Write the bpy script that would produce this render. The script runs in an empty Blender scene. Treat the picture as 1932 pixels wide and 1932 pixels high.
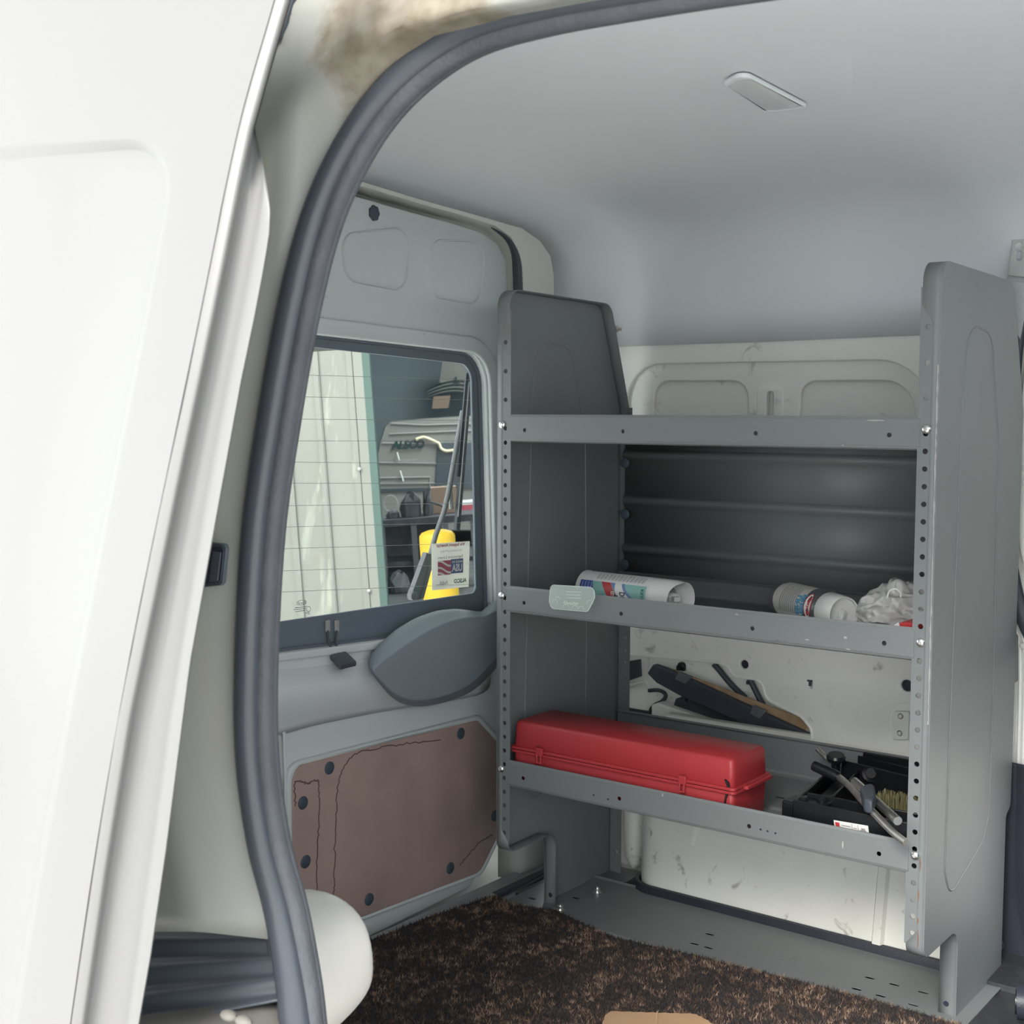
import bpy, bmesh, math, random
import numpy as np
from mathutils import Vector, Matrix, noise
random.seed(4)
SC = bpy.context.scene
COL = SC.collection
PI = math.pi

# ------------------------------------------------------------------ survey
# camera found from the shelving's own lines; px() turns a measured direction
# into a point on a known plane of the van (X forward, Y to the far wall, Z up)
CF = 2500.0
CC = np.array([1.443, -1.875, 0.950]); YAW, PIT, ROL = .652, .075, .0035
_f = np.array([-math.sin(YAW)*math.cos(PIT), math.cos(YAW)*math.cos(PIT), -math.sin(PIT)])
_r = np.array([math.cos(YAW), math.sin(YAW), 0.]); _u = np.cross(_r, _f)
CR = math.cos(ROL)*_r + math.sin(ROL)*_u
CU = -math.sin(ROL)*_r + math.cos(ROL)*_u
def ray(x, y): return _f + CR*(x-966)/CF - CU*(y-966)/CF
def px(x, y, ax, v):
    ax = 'XYZ'.index(ax); d = ray(x, y); t = (v-CC[ax])/d[ax]
    return Vector(CC+d*t)
def pxl(pts, ax, v): return [px(x, y, ax, v) for x, y in pts]
def yz(z): # the right body side leans in above the waist
    return -1.10 + .10*(max(0., min(1.2, (z-.70)/.55))**1.6)
def pxs(x, y, off=0.):
    Y = -1.1+off
    for _ in range(30):
        p = px(x, y, 'Y', Y); Y = .5*Y+.5*(yz(p.z)+off)
    return px(x, y, 'Y', Y)

# ------------------------------------------------------------------ materials
def lin(c):
    return tuple((v/12.92 if v <= .04045 else ((v+.055)/1.055)**2.4) for v in c)
def rgb(r, g, b): return lin((r/255, g/255, b/255))
def mat(name, col, rough=.5, metal=0., col2=None, scale=6., det=6., lo=.35, hi=.7, bump=0., bscale=80., spec=.5,
        dirt=None, dscale=30., dlo=.62, dhi=.75, stretch=(1, 1, 1), trans=0., emis=None, ior=1.45):
    m = bpy.data.materials.new(name); m.use_nodes = True
    nt = m.node_tree; N = nt.nodes; L = nt.links
    b = N['Principled BSDF']
    b.inputs['Base Color'].default_value = (*col, 1); b.inputs['Roughness'].default_value = rough
    b.inputs['Metallic'].default_value = metal; b.inputs['Specular IOR Level'].default_value = spec
    b.inputs['Transmission Weight'].default_value = trans; b.inputs['IOR'].default_value = ior
    if emis: b.inputs['Emission Color'].default_value = (*emis[0], 1); b.inputs['Emission Strength'].default_value = emis[1]
    src = None
    if col2 or bump or dirt:
        tc = N.new('ShaderNodeTexCoord'); mp = N.new('ShaderNodeMapping'); mp.inputs['Scale'].default_value = stretch
        L.new(tc.outputs['Object'], mp.inputs['Vector']); v = mp.outputs['Vector']
    if col2:
        n = N.new('ShaderNodeTexNoise'); n.inputs['Scale'].default_value = scale; n.inputs['Detail'].default_value = det
        L.new(v, n.inputs['Vector'])
        r = N.new('ShaderNodeMapRange'); r.inputs['From Min'].default_value = lo; r.inputs['From Max'].default_value = hi
        L.new(n.outputs['Fac'], r.inputs['Value'])
        x = N.new('ShaderNodeMix'); x.data_type = 'RGBA'
        x.inputs[6].default_value = (*col, 1); x.inputs[7].default_value = (*col2, 1)
        L.new(r.outputs['Result'], x.inputs[0]); src = x.outputs[2]
    if dirt:
        n = N.new('ShaderNodeTexNoise'); n.inputs['Scale'].default_value = dscale; n.inputs['Detail'].default_value = 8
        n.inputs['Roughness'].default_value = .62; n.inputs['Distortion'].default_value = .6
        L.new(v, n.inputs['Vector'])
        r = N.new('ShaderNodeMapRange'); r.inputs['From Min'].default_value = dlo; r.inputs['From Max'].default_value = dhi
        L.new(n.outputs['Fac'], r.inputs['Value'])
        x = N.new('ShaderNodeMix'); x.data_type = 'RGBA'
        if src is None: x.inputs[6].default_value = (*col, 1)
        else: L.new(src, x.inputs[6])
        x.inputs[7].default_value = (*dirt, 1)
        L.new(r.outputs['Result'], x.inputs[0]); src = x.outputs[2]
    if src is not None: L.new(src, b.inputs['Base Color'])
    if bump:
        n = N.new('ShaderNodeTexNoise'); n.inputs['Scale'].default_value = bscale; n.inputs['Detail'].default_value = 4
        L.new(v, n.inputs['Vector'])
        k = N.new('ShaderNodeBump'); k.inputs['Strength'].default_value = bump; k.inputs['Distance'].default_value = .002
        L.new(n.outputs['Fac'], k.inputs['Height']); L.new(k.outputs['Normal'], b.inputs['Normal'])
    return m
def glass_mat(name, tint, gloss=.06):
    m = bpy.data.materials.new(name); m.use_nodes = True
    nt = m.node_tree; N = nt.nodes; L = nt.links; N.clear()
    o = N.new('ShaderNodeOutputMaterial'); t = N.new('ShaderNodeBsdfTransparent'); g = N.new('ShaderNodeBsdfGlossy')
    t.inputs['Color'].default_value = (*tint, 1); g.inputs['Roughness'].default_value = .03
    x = N.new('ShaderNodeMixShader'); x.inputs[0].default_value = gloss
    L.new(t.outputs[0], x.inputs[1]); L.new(g.outputs[0], x.inputs[2]); L.new(x.outputs[0], o.inputs[0])
    return m
def film_mat(name, col, alpha, rough=.25):
    m = mat(name, col, rough); m.node_tree.nodes['Principled BSDF'].inputs['Alpha'].default_value = alpha
    return m

M = {}
M['white'] = mat('van_white_paint', (.86, .86, .82), .32, col2=(.82, .82, .78), scale=3, dirt=(.22, .21, .19), dscale=18, dlo=.62, dhi=.80)
M['whitedirty'] = mat('wheel_arch_paint', (.86, .855, .80), .3, col2=(.78, .77, .70), scale=5, dirt=(.16, .14, .11), dscale=24, dlo=.60, dhi=.76)
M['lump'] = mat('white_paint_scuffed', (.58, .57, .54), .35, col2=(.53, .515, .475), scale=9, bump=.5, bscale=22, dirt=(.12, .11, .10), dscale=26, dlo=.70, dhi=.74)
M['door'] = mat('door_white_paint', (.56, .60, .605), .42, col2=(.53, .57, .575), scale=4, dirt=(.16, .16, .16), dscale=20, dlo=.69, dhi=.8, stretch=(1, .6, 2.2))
M['skin'] = mat('outer_white_darkened', (.138, .138, .136), .38, spec=.35)  # white paint darkened in the colour to balance outdoor light with the interior
M['pwhite'] = mat('small_white_plastic', (.74, .73, .71), .35)
M['jamb'] = mat('jamb_white_shaded', (.215, .220, .202), .45, col2=(.20, .205, .188), scale=4, dirt=(.22, .20, .16), dscale=9, dlo=.53, dhi=.80, stretch=(1, 1, .45))  # white paint with its shade put into the base colour, plus real dirt
M['jambdirty'] = mat('jamb_dusty_paint', (.66, .60, .49), .55, col2=(.52, .46, .38), scale=14, lo=.4, hi=.65, dirt=(.17, .14, .11), dscale=40, dlo=.58, dhi=.72)
def dust_over(m, center, radius, col, sc=11.):
    """settled dust round one corner, with a ragged edge"""
    nt = m.node_tree; N = nt.nodes; L = nt.links; b = N['Principled BSDF']
    src = b.inputs['Base Color'].links[0].from_socket
    g = N.new('ShaderNodeNewGeometry'); s = N.new('ShaderNodeVectorMath'); s.operation = 'DISTANCE'; s.inputs[1].default_value = center
    L.new(g.outputs['Position'], s.inputs[0])
    n = N.new('ShaderNodeTexNoise'); n.inputs['Scale'].default_value = sc*2; n.inputs['Detail'].default_value = 9; n.inputs['Roughness'].default_value = .7
    L.new(g.outputs['Position'], n.inputs['Vector'])
    a = N.new('ShaderNodeMath'); a.operation = 'MULTIPLY_ADD'; a.inputs[1].default_value = radius*.9; L.new(n.outputs['Fac'], a.inputs[0]); L.new(s.outputs['Value'], a.inputs[2])
    r = N.new('ShaderNodeMapRange'); r.inputs['From Min'].default_value = radius*1.50; r.inputs['From Max'].default_value = radius*1.30; L.new(a.outputs[0], r.inputs['Value'])
    n2 = N.new('ShaderNodeTexNoise'); n2.inputs['Scale'].default_value = 45; n2.inputs['Detail'].default_value = 8; L.new(g.outputs['Position'], n2.inputs['Vector'])
    r2 = N.new('ShaderNodeMapRange'); r2.inputs['From Min'].default_value = .38; r2.inputs['From Max'].default_value = .68; L.new(n2.outputs['Fac'], r2.inputs['Value'])
    x0 = N.new('ShaderNodeMix'); x0.data_type = 'RGBA'; x0.inputs[6].default_value = (*col, 1); x0.inputs[7].default_value = (col[0]*.62, col[1]*.58, col[2]*.52, 1); L.new(r2.outputs[0], x0.inputs[0])
    x = N.new('ShaderNodeMix'); x.data_type = 'RGBA'; L.new(r.outputs[0], x.inputs[0]); L.new(src, x.inputs[6]); L.new(x0.outputs[2], x.inputs[7]); L.new(x.outputs[2], b.inputs['Base Color'])
M['head'] = mat('headliner_grey', (.64, .67, .70), .75, col2=(.62, .65, .68), scale=2, bump=.06, bscale=300)
M['shelf'] = mat('shelf_grey_enamel', (.172, .186, .188), .46, col2=(.158, .171, .174), scale=5, dirt=(.075, .078, .078), dscale=16, dlo=.68, dhi=.8)
M['shelfdark'] = mat('shelf_scratch', (.36, .36, .345), .5)
M['rust'] = mat('rust', (.22, .10, .045), .8, col2=(.12, .08, .06), scale=60)
M['rubber'] = mat('seal_rubber', (.048, .055, .067), .38, col2=(.040, .046, .057), scale=8, bump=.12, bscale=160)
M['rubber2'] = mat('seal_grip_rubber', (.060, .066, .076), .55, col2=(.047, .052, .062), scale=30, bump=.5, bscale=220)
M['black'] = mat('black_plastic', (.045, .055, .07), .5, col2=(.06, .07, .085), scale=7, bump=.1, bscale=250)
M['frit'] = mat('black_window_border', (.125, .152, .185), .4)
M['cover'] = mat('wiper_cover_plastic', (.195, .228, .265), .55, col2=(.185, .215, .25), scale=5, bump=.15, bscale=400)
M['trimdark'] = mat('pillar_trim_plastic', (.026, .029, .042), .42, col2=(.032, .036, .05), scale=9, bump=.25, bscale=300)
M['darkfloor'] = mat('threshold_rubber', (.026, .028, .033), .55, col2=(.06, .06, .062), scale=18, lo=.5, hi=.75, bump=.6, bscale=60)
M['board'] = mat('brown_hardboard', (.38, .275, .245), .55, col2=(.31, .23, .21), scale=9, bump=.1, bscale=120)
M['plug'] = mat('plug_rubber', (.05, .07, .092), .5)
M['zinc'] = mat('zinc_steel', (.85, .85, .83), .32, 1.0)
M['chrome'] = mat('chrome_bar', (.92, .91, .88), .34, 1.0)
M['steel'] = mat('worn_steel', (.72, .70, .66), .45, 1.0, col2=(.52, .50, .47), scale=40)
M['floor'] = mat('floor_grey_metal', (.34, .36, .37), .45, col2=(.28, .30, .31), scale=9, dirt=(.1, .1, .1), dscale=18, dlo=.6, dhi=.75)
M['pile1'] = mat('carpet_black', (.042, .035, .035), .95)
M['pile2'] = mat('carpet_brown', (.125, .078, .056), .95)
M['pile3'] = mat('carpet_tan', (.29, .20, .145), .95)
M['card'] = mat('cardboard', (.42, .27, .155), .8, col2=(.37, .235, .135), scale=14, bump=.15, bscale=140)
M['cardedge'] = mat('cardboard_edge', (.55, .38, .23), .9)
M['kraft'] = mat('kraft_paper', (.45, .31, .19), .8, col2=(.33, .22, .13), scale=30)
M['red'] = mat('red_plastic', (.40, .035, .042), .40, col2=(.36, .035, .042), scale=8)
M['crack'] = mat('crack_dark', (.012, .008, .008), .8)
M['canwhite'] = mat('can_white', (.70, .69, .68), .35, dirt=(.4, .4, .4), dscale=30)
M['candark'] = mat('can_charcoal', (.085, .085, .09), .32)
M['cangrey'] = mat('can_label_grey', (.50, .48, .46), .45, col2=(.42, .40, .39), scale=25)
M['teal'] = mat('label_teal', (.24, .47, .43), .4)
M['blue'] = mat('label_blue', (.045, .075, .28), .4)
M['blue2'] = mat('label_mid_blue', (.16, .24, .47), .4)
M['lred'] = mat('label_red', (.50, .045, .05), .4)
M['ink'] = mat('ink_dark', (.02, .025, .04), .5)
M['inkgrey'] = mat('ink_grey', (.30, .29, .29), .6)
M['inkblue'] = mat('ink_sky_blue', (.05, .25, .40), .5)
M['bag'] = mat('bag_film', (.78, .76, .74), .3, col2=(.66, .64, .62), scale=18)
M['bag'].node_tree.nodes['Principled BSDF'].inputs['Transmission Weight'].default_value = .25
M['brass'] = mat('brass_bristle', (.42, .38, .20), .45, .6)
M['jack'] = mat('jack_black_paint', (.008, .0085, .011), .3, col2=(.013, .0135, .016), scale=20)
M['greyclip'] = mat('grey_clip_plastic', (.13, .137, .15), .5)
M['lens'] = film_mat('lamp_lens', (.72, .74, .75), .55)
M['sleeve'] = film_mat('clear_plastic', (.62, .70, .66), .42)
M['sleeveink'] = film_mat('plastic_emboss', (.85, .9, .88), .55)
M['glass'] = glass_mat('window_glass', (.90, .93, .91), .045)
def paper_mat(name, col):
    m = mat(name, col, .7); nt = m.node_tree; N = nt.nodes; L = nt.links
    t = N.new('ShaderNodeBsdfTranslucent'); t.inputs[0].default_value = (*col, 1); x = N.new('ShaderNodeMixShader'); x.inputs[0].default_value = .5
    L.new(N['Principled BSDF'].outputs[0], x.inputs[1]); L.new(t.outputs[0], x.inputs[2]); L.new(x.outputs[0], N['Material Output'].inputs[0]); return m
M['paper'] = paper_mat('sticker_paper', (.80, .80, .76))
M['pred'] = mat('print_red', (.40, .10, .14), .6)
M['pblue'] = mat('print_blue', (.10, .13, .27), .6)
M['pgreen'] = mat('print_green', (.05, .16, .14), .6)
M['pgrey'] = mat('print_grey', (.36, .37, .36), .6)
M['pstripe'] = mat('print_white', (.62, .63, .61), .6)
M['dirtyblack'] = mat('step_black_plastic', (.044, .052, .064), .36, col2=(.054, .063, .075), scale=5, dirt=(.22, .21, .19), dscale=12, dlo=.68, dhi=.8, stretch=(.6, 1, 1))
M['sand'] = mat('dusty_sill', (.13, .124, .112), .7, col2=(.10, .095, .084), scale=14, bump=.3, bscale=40)
M['yellow'] = mat('bollard_yellow', (.33, .215, .003), .6, col2=(.31, .20, .003), scale=5)
M['siding'] = mat('siding_white_darkened', (.17, .176, .16), .5, col2=(.15, .156, .142), scale=3, stretch=(1, 1, .25), dirt=(.42, .44, .38), dscale=6, dlo=.6, dhi=.8)  # siding is white; colour darkened to hold down the outdoor brightness
M['jambgreen'] = mat('green_jamb_paint', (.05, .085, .078), .5)
M['garage'] = mat('garage_dark_wall', (.20, .25, .28), .8, col2=(.17, .21, .24), scale=.8)
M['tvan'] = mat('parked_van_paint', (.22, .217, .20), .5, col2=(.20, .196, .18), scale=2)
M['tglass'] = mat('parked_van_glass', (.05, .065, .08), .25)
M['alsco'] = mat('lettering_green', (.008, .032, .034), .5)
M['tape'] = mat('cream_tape', (.80, .70, .48), .6)
M['clutter'] = mat('dark_clutter', (.045, .05, .06), .7, col2=(.09, .09, .10), scale=12)
M['ground'] = mat('concrete_ground', (.74, .73, .70), .9, col2=(.70, .69, .66), scale=2.5)
M['pinkred'] = mat('sign_red', (.50, .09, .13), .6)
M['boxbrown'] = mat('box_brown', (.33, .24, .18), .8)
M['cream'] = mat('arch_flange_paint', (.62, .63, .59), .4)

# ------------------------------------------------------------------ mesh builder
class MB:
    recalc = True
    def __init__(s): s.v = []; s.f = []; s.m = []
    def add(s, vs, fs, m=0):
        o = len(s.v); s.v += [Vector(p) for p in vs]
        s.f += [tuple(i+o for i in f) for f in fs]; s.m += [m]*len(fs); return s
    def box(s, lo, hi, m=0):
        x0, y0, z0 = lo; x1, y1, z1 = hi
        return s.add([(x0,y0,z0),(x1,y0,z0),(x1,y1,z0),(x0,y1,z0),(x0,y0,z1),(x1,y0,z1),(x1,y1,z1),(x0,y1,z1)],
              [(3,2,1,0),(4,5,6,7),(0,1,5,4),(1,2,6,5),(2,3,7,6),(3,0,4,7)], m)
    def prism(s, poly, off, m=0):
        n = len(poly); off = Vector(off); P = [Vector(p) for p in poly]
        return s.add(P+[p+off for p in P], [tuple(range(n))[::-1], tuple(range(n, 2*n))]+[(i,(i+1)%n,n+(i+1)%n,n+i) for i in range(n)], m)
    def beam(s, a, b, w, h, up=(0,0,1), m=0):
        a = Vector(a); b = Vector(b); d = (b-a).normalized(); r = d.cross(Vector(up)).normalized(); u = r.cross(d)
        return s.prism([a-r*w/2-u*h/2, a+r*w/2-u*h/2, a+r*w/2+u*h/2, a-r*w/2+u*h/2], b-a, m)
    def rings(s, R, closed=True, cap=True, m=0, loop=False):
        n = len(R[0]); vs = [p for r in R for p in r]; fs = []
        k = len(R)
        for i in range(k if loop else k-1):
            i2 = (i+1) % k
            for j in range(n if closed else n-1):
                fs.append((i*n+j, i*n+(j+1)%n, i2*n+(j+1)%n, i2*n+j))
        if cap and not loop and closed: fs += [tuple(range(n))[::-1], tuple((k-1)*n+j for j in range(n))]
        return s.add(vs, fs, m)
    def tube(s, path, r, n=10, m=0, loop=False, cap=True, ry=None, ref=(0, 0, 1)):
        P = [Vector(p) for p in path]; R = []; k = len(P); u = None
        for i, p in enumerate(P):
            a = P[(i-1) % k] if (loop or i > 0) else p; b = P[(i+1) % k] if (loop or i < k-1) else p
            d = (b-a).normalized()
            if u is None:
                u = Vector(ref); u = u - d*u.dot(d)
                if u.length < 1e-3: u = Vector((1, .3, 0)); u = u-d*u.dot(d)
            else: u = u-d*u.dot(d)
            u.normalize(); w = d.cross(u)
            rr = r[i] if isinstance(r, (list, tuple)) else r
            r2 = rr if ry is None else ry
            R.append([p+u*math.cos(2*PI*j/n)*rr+w*math.sin(2*PI*j/n)*r2 for j in range(n)])
        return s.rings(R, True, cap, m, loop)
    def lathe(s, o, d, prof, n=24, m=0, up=(0, 0, 1)):
        o = Vector(o); d = Vector(d).normalized(); u = Vector(up); u = (u-d*u.dot(d))
        if u.length < 1e-4: u = Vector((1, 0, 0)); u = u-d*u.dot(d)
        u.normalize(); w = d.cross(u)
        return s.rings([[o+d*h+(u*math.cos(2*PI*j/n)+w*math.sin(2*PI*j/n))*max(r, 1e-5) for j in range(n)] for r, h in prof], True, True, m)
    def ball(s, c, r, m=0, sc=(1, 1, 1), n=12):
        c = Vector(c); R = []
        for i in range(n//2+1):
            t = PI*i/(n//2)
            R.append([c+Vector((math.cos(2*PI*j/n)*math.sin(t)*r*sc[0], math.sin(2*PI*j/n)*math.sin(t)*r*sc[1], math.cos(t)*r*sc[2])) for j in range(n)])
        return s.rings(R, True, False, m)
    def mesh(s, name, mats):
        me = bpy.data.meshes.new(name); me.from_pydata([tuple(p) for p in s.v], [], s.f)
        for q in mats: me.materials.append(q)
        me.polygons.foreach_set('material_index', s.m)
        bm = bmesh.new(); bm.from_mesh(me)
        bmesh.ops.remove_doubles(bm, verts=bm.verts, dist=1e-6)
        if s.recalc: bmesh.ops.recalc_face_normals(bm, faces=bm.faces)
        bm.to_mesh(me); bm.free()
        return me

def base_of(o):
    p = Vector((0, 0, 0))
    while o: p += o.location; o = o.parent
    return p
def tag(o, label=None, cat=None, group=None, kind=None):
    if label: o['label'] = label
    if cat: o['category'] = cat
    if group: o['group'] = group
    if kind: o['kind'] = kind
    return o
def mk(name, mb, mats, parent=None, bevel=0, seg=2, smooth=True, solid=0, sub=0, ang=35, **kw):
    if not isinstance(mats, (list, tuple)): mats = [mats]
    me = mb.mesh(name, mats); o = bpy.data.objects.new(name, me); COL.objects.link(o)
    if parent:
        o.parent = parent; org = base_of(parent)
    else:
        xs = [v.co for v in me.vertices]
        org = Vector(((min(v.x for v in xs)+max(v.x for v in xs))/2, (min(v.y for v in xs)+max(v.y for v in xs))/2, min(v.z for v in xs)))
        o.location = org
    me.transform(Matrix.Translation(-org))
    if bevel:
        b = o.modifiers.new('bevel', 'BEVEL'); b.width = bevel; b.segments = seg; b.limit_method = 'ANGLE'; b.angle_limit = math.radians(30)
    if sub:
        b = o.modifiers.new('sub', 'SUBSURF'); b.levels = b.render_levels = sub
    if solid:
        b = o.modifiers.new('solid', 'SOLIDIFY'); b.thickness = solid; b.offset = 0
    if smooth:
        me.shade_smooth() if hasattr(me, 'shade_smooth') else None
        me.set_sharp_from_angle(angle=math.radians(ang))
    return tag(o, **kw)
def thing(name, loc, **kw):
    o = bpy.data.objects.new(name, None); o.empty_display_size = .05; o.location = loc; COL.objects.link(o)
    return tag(o, **kw)
def dup(o, parent, off):
    c = o.copy(); COL.objects.link(c); c.parent = parent; c.location = Vector(o.location)+Vector(off)
    for ch in list(o.children):
        d = ch.copy(); COL.objects.link(d); d.parent = c
    return c

# ------------------------------------------------------------------ 2-D outlines
def fil(pts, rads, n=6):
    """polygon with rounded corners; rads = one number or one per corner"""
    P = [Vector((p[0], p[1])) for p in pts]; k = len(P); out = []
    for i in range(k):
        r = rads[i] if isinstance(rads, (list, tuple)) else rads
        a, b, c = P[i-1], P[i], P[(i+1) % k]
        d1 = (a-b); d2 = (c-b); l1, l2 = d1.length, d2.length; d1.normalize(); d2.normalize()
        ang = math.acos(max(-1, min(1, d1.dot(d2))))
        if r <= 0 or ang > PI-.05: out.append(b); continue
        t = min(r/math.tan(ang/2), l1*.48, l2*.48); r = t*math.tan(ang/2)
        c0 = b+(d1+d2).normalized()*(r/math.sin(ang/2)); s0 = b+d1*t-c0; s1 = b+d2*t-c0
        a0 = math.atan2(s0.y, s0.x); da = math.atan2(s1.y, s1.x)-a0
        while da > PI: da -= 2*PI
        while da < -PI: da += 2*PI
        out += [c0+Vector((math.cos(a0+da*q/n), math.sin(a0+da*q/n)))*r for q in range(n+1)]
    return out
def rrect(x0, y0, x1, y1, r, n=6): return fil([(x0, y0), (x1, y0), (x1, y1), (x0, y1)], r, n)
def circ(x, y, r, n=16): return [Vector((x+r*math.cos(2*PI*i/n), y+r*math.sin(2*PI*i/n))) for i in range(n)]
def _curve_geo(cu):
    o = bpy.data.objects.new('tmp', cu); COL.objects.link(o)
    dg = bpy.context.evaluated_depsgraph_get(); me = bpy.data.meshes.new_from_object(o.evaluated_get(dg))
    vs = [v.co.copy() for v in me.vertices]; fs = [tuple(p.vertices) for p in me.polygons]
    bpy.data.objects.remove(o); bpy.data.curves.remove(cu); bpy.data.meshes.remove(me)
    return vs, fs
def mapper(ax, at):
    return {'X': lambda u, v, w: Vector((at+w, u, v)), 'Y': lambda u, v, w: Vector((u, at-w, v)), 'Z': lambda u, v, w: Vector((u, v, at+w))}[ax]
def plate(outlines, ax, at, thick, bevel=0., m=0, mb=None):
    """flat sheet with holes; 'at' is the middle of its thickness"""
    cu = bpy.data.curves.new('tmp', 'CURVE'); cu.dimensions = '2D'; cu.fill_mode = 'BOTH'
    for o in outlines:
        sp = cu.splines.new('POLY'); sp.points.add(len(o)-1)
        for q, p in zip(sp.points, o): q.co = (p[0], p[1], 0, 1)
        sp.use_cyclic_u = True
    cu.extrude = max(thick/2-bevel, 0); cu.bevel_depth = bevel; cu.bevel_resolution = 2; cu.offset = -bevel
    vs, fs = _curve_geo(cu); f = mapper(ax, at)
    mb = mb or MB(); mb.add([f(*v) for v in vs], fs, m); return mb
def text_geo(s, bold=0., ext=0., shear=0.):
    cu = bpy.data.curves.new('tmp', 'FONT'); cu.body = s; cu.offset = bold; cu.extrude = ext; cu.resolution_u = 3; cu.shear = shear
    vs, fs = _curve_geo(cu)
    x0 = min(v.x for v in vs); x1 = max(v.x for v in vs); y0 = min(v.y for v in vs); y1 = max(v.y for v in vs)
    return [((v.x-x0)/(x1-x0), (v.y-y0)/(y1-y0)) for v in vs], fs
def on_quad(uv, q, lift=Vector((0, 0, 0))):
    tl, tr, br, bl = q; u, v = uv
    return (bl*(1-u)+br*u)*(1-v)+(tl*(1-u)+tr*u)*v+lift
def text_quad(mb, s, q, lift, m=0, mirror=False, bold=0., shear=0.):
    uv, fs = text_geo(s, bold, 0., shear)
    mb.add([on_quad(((1-u) if mirror else u, v), q, lift) for u, v in uv], fs, m); return mb
def perf(mp, u0, u1, rows, m=0, mb=None):
    """sheet u0..u1 built from rows (v0, v1, [(u, v, a, b), ...]) with real holes"""
    mb = mb or MB(); mb.recalc = False
    for v0, v1, holes in rows:
        cur = u0
        def quad(a, b):
            if b-a > 1e-6: mb.add([mp(a, v0), mp(b, v0), mp(b, v1), mp(a, v1)], [(0, 1, 2, 3)], m)
        for (hu, hv, a, b) in sorted(holes):
            h = max(a*1.5, .004); x0, x1 = hu-h, hu+h
            quad(cur, x0); cur = x1
            N = 16; inn = []; out = []
            for i in range(N):
                t = 2*PI*i/N; c, s_ = math.cos(t), math.sin(t); k = 1.41421
                ex = .6 if a > 1.5*b else 1.
                inn.append(mp(hu+a*math.copysign(abs(c)**ex, c), hv+b*math.copysign(abs(s_)**ex, s_)))
                uu = max(-1, min(1, c*k)); vv = max(-1, min(1, s_*k))
                out.append(mp(hu+h*uu, (hv+(v1-hv)*vv) if vv > 0 else (hv+(hv-v0)*vv)))
            mb.add(inn+out, [(N+i, N+(i+1) % N, (i+1) % N, i) for i in range(N)], m)
        quad(cur, u1)
    return mb
def smoothpath(pts, k=6):
    P = [Vector(p) for p in pts]; out = []
    for i in range(len(P)-1):
        p0 = P[max(i-1, 0)]; p1 = P[i]; p2 = P[i+1]; p3 = P[min(i+2, len(P)-1)]
        for j in range(k):
            t = j/k
            out.append(.5*((2*p1)+(p2-p0)*t+(2*p0-5*p1+4*p2-p3)*t*t+(3*p1-p0-3*p2+p3)*t**3))
    out.append(P[-1]); return out
# ------------------------------------------------------------------ floor, ceiling
mb = plate([[(-.19, -1.04), (1.75, -1.04), (1.75, .62), (-.19, .62)]], 'Z', -.012, .012)
floor = mk('floor', mb, M['floor'], kind='structure')
# rear sill: a low step, a dark slot and a rolled edge in front of the rear door
mb = MB(); y0, y1 = -1.0, .40
prof = [(-.30, -.06), (-.195, -.06), (-.19, -.012), (-.172, -.006), (-.150, .002), (-.128, .004), (-.124, -.004)]
mb.rings([[Vector((x+.03*(1 if y > 0 else 0)*y, y, z)) for x, z in prof] for y in (y0, -.2, .1, .40)], closed=False, cap=False)
mk('rear_sill', mb, M['floor'], parent=floor, solid=.002)
mb = MB(); mb.box((-.135, .13, -.004), (-.118, .39, .006)); mb.box((-.100, .16, -.004), (-.088, .39, .005))
mk('floor_channel', mb, M['black'], parent=floor, bevel=.002)
mb = MB(); mb.box((-.14, .30, -.004), (-.03, .43, .004))
mk('corner_recess', mb, M['black'], parent=floor)

arch = pxl([(680, 335), (800, 372), (900, 400), (985, 425), (1020, 450), (1040, 480), (1047, 520), (1047, 565)], 'X', -.17)
sec0 = [(p.y, p.z) for p in arch][::-1]
sec0 = [(.385, 1.08)]+sec0
sec1 = [(.440, 1.086), (.438, 1.15), (.428, 1.20), (.405, 1.25), (.36, 1.292), (.28, 1.325), (.14, 1.345), (0., 1.356), (-.19, 1.364)]
def mirror_sec(s): return s+[(-.6-y, z) for y, z in s[::-1] if -.6-y < s[-1][0]-.01]
mb = MB(); R = []
for X, t in ((-.172, 0), (-.12, .55), (-.05, .9), (.05, 1), (.3, 1), (.58, 1), (.9, 1), (1.3, 1), (1.75, 1)):
    s = [(a[0]*(1-t)+b[0]*t, a[1]*(1-t)+b[1]*t) for a, b in zip(sec0, sec1)]
    s = mirror_sec(s); zl = 0
    nn = len(s)
    far = s[:9]; near = [(y, z) for y, z in s[9:] if y > -.93]
    near = near[:4]+[near[-1]]*(4-len(near[:4]))
    near += [(-.93, 1.315), (-.975, 1.31), (-1.02, 1.31)]
    s = far+near
    R.append([Vector((X, y, z+(.03 if (X > .55 and i == 0) else 0)*(min((X-.55)/.3, 1)))) for i, (y, z) in enumerate(s)])
mb.rings(R, closed=False, cap=False)
ceiling = mk('ceiling', mb, M['head'], solid=.012, ang=60, kind='structure')
mb = MB(); mb.box((-.27, -1.03, 1.40), (1.75, .5, 1.42)); mb.box((-.27, -.995, 1.29), (1.75, -.98, 1.42)); mk('roof_skin', mb, M['skin'], parent=ceiling)
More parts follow.
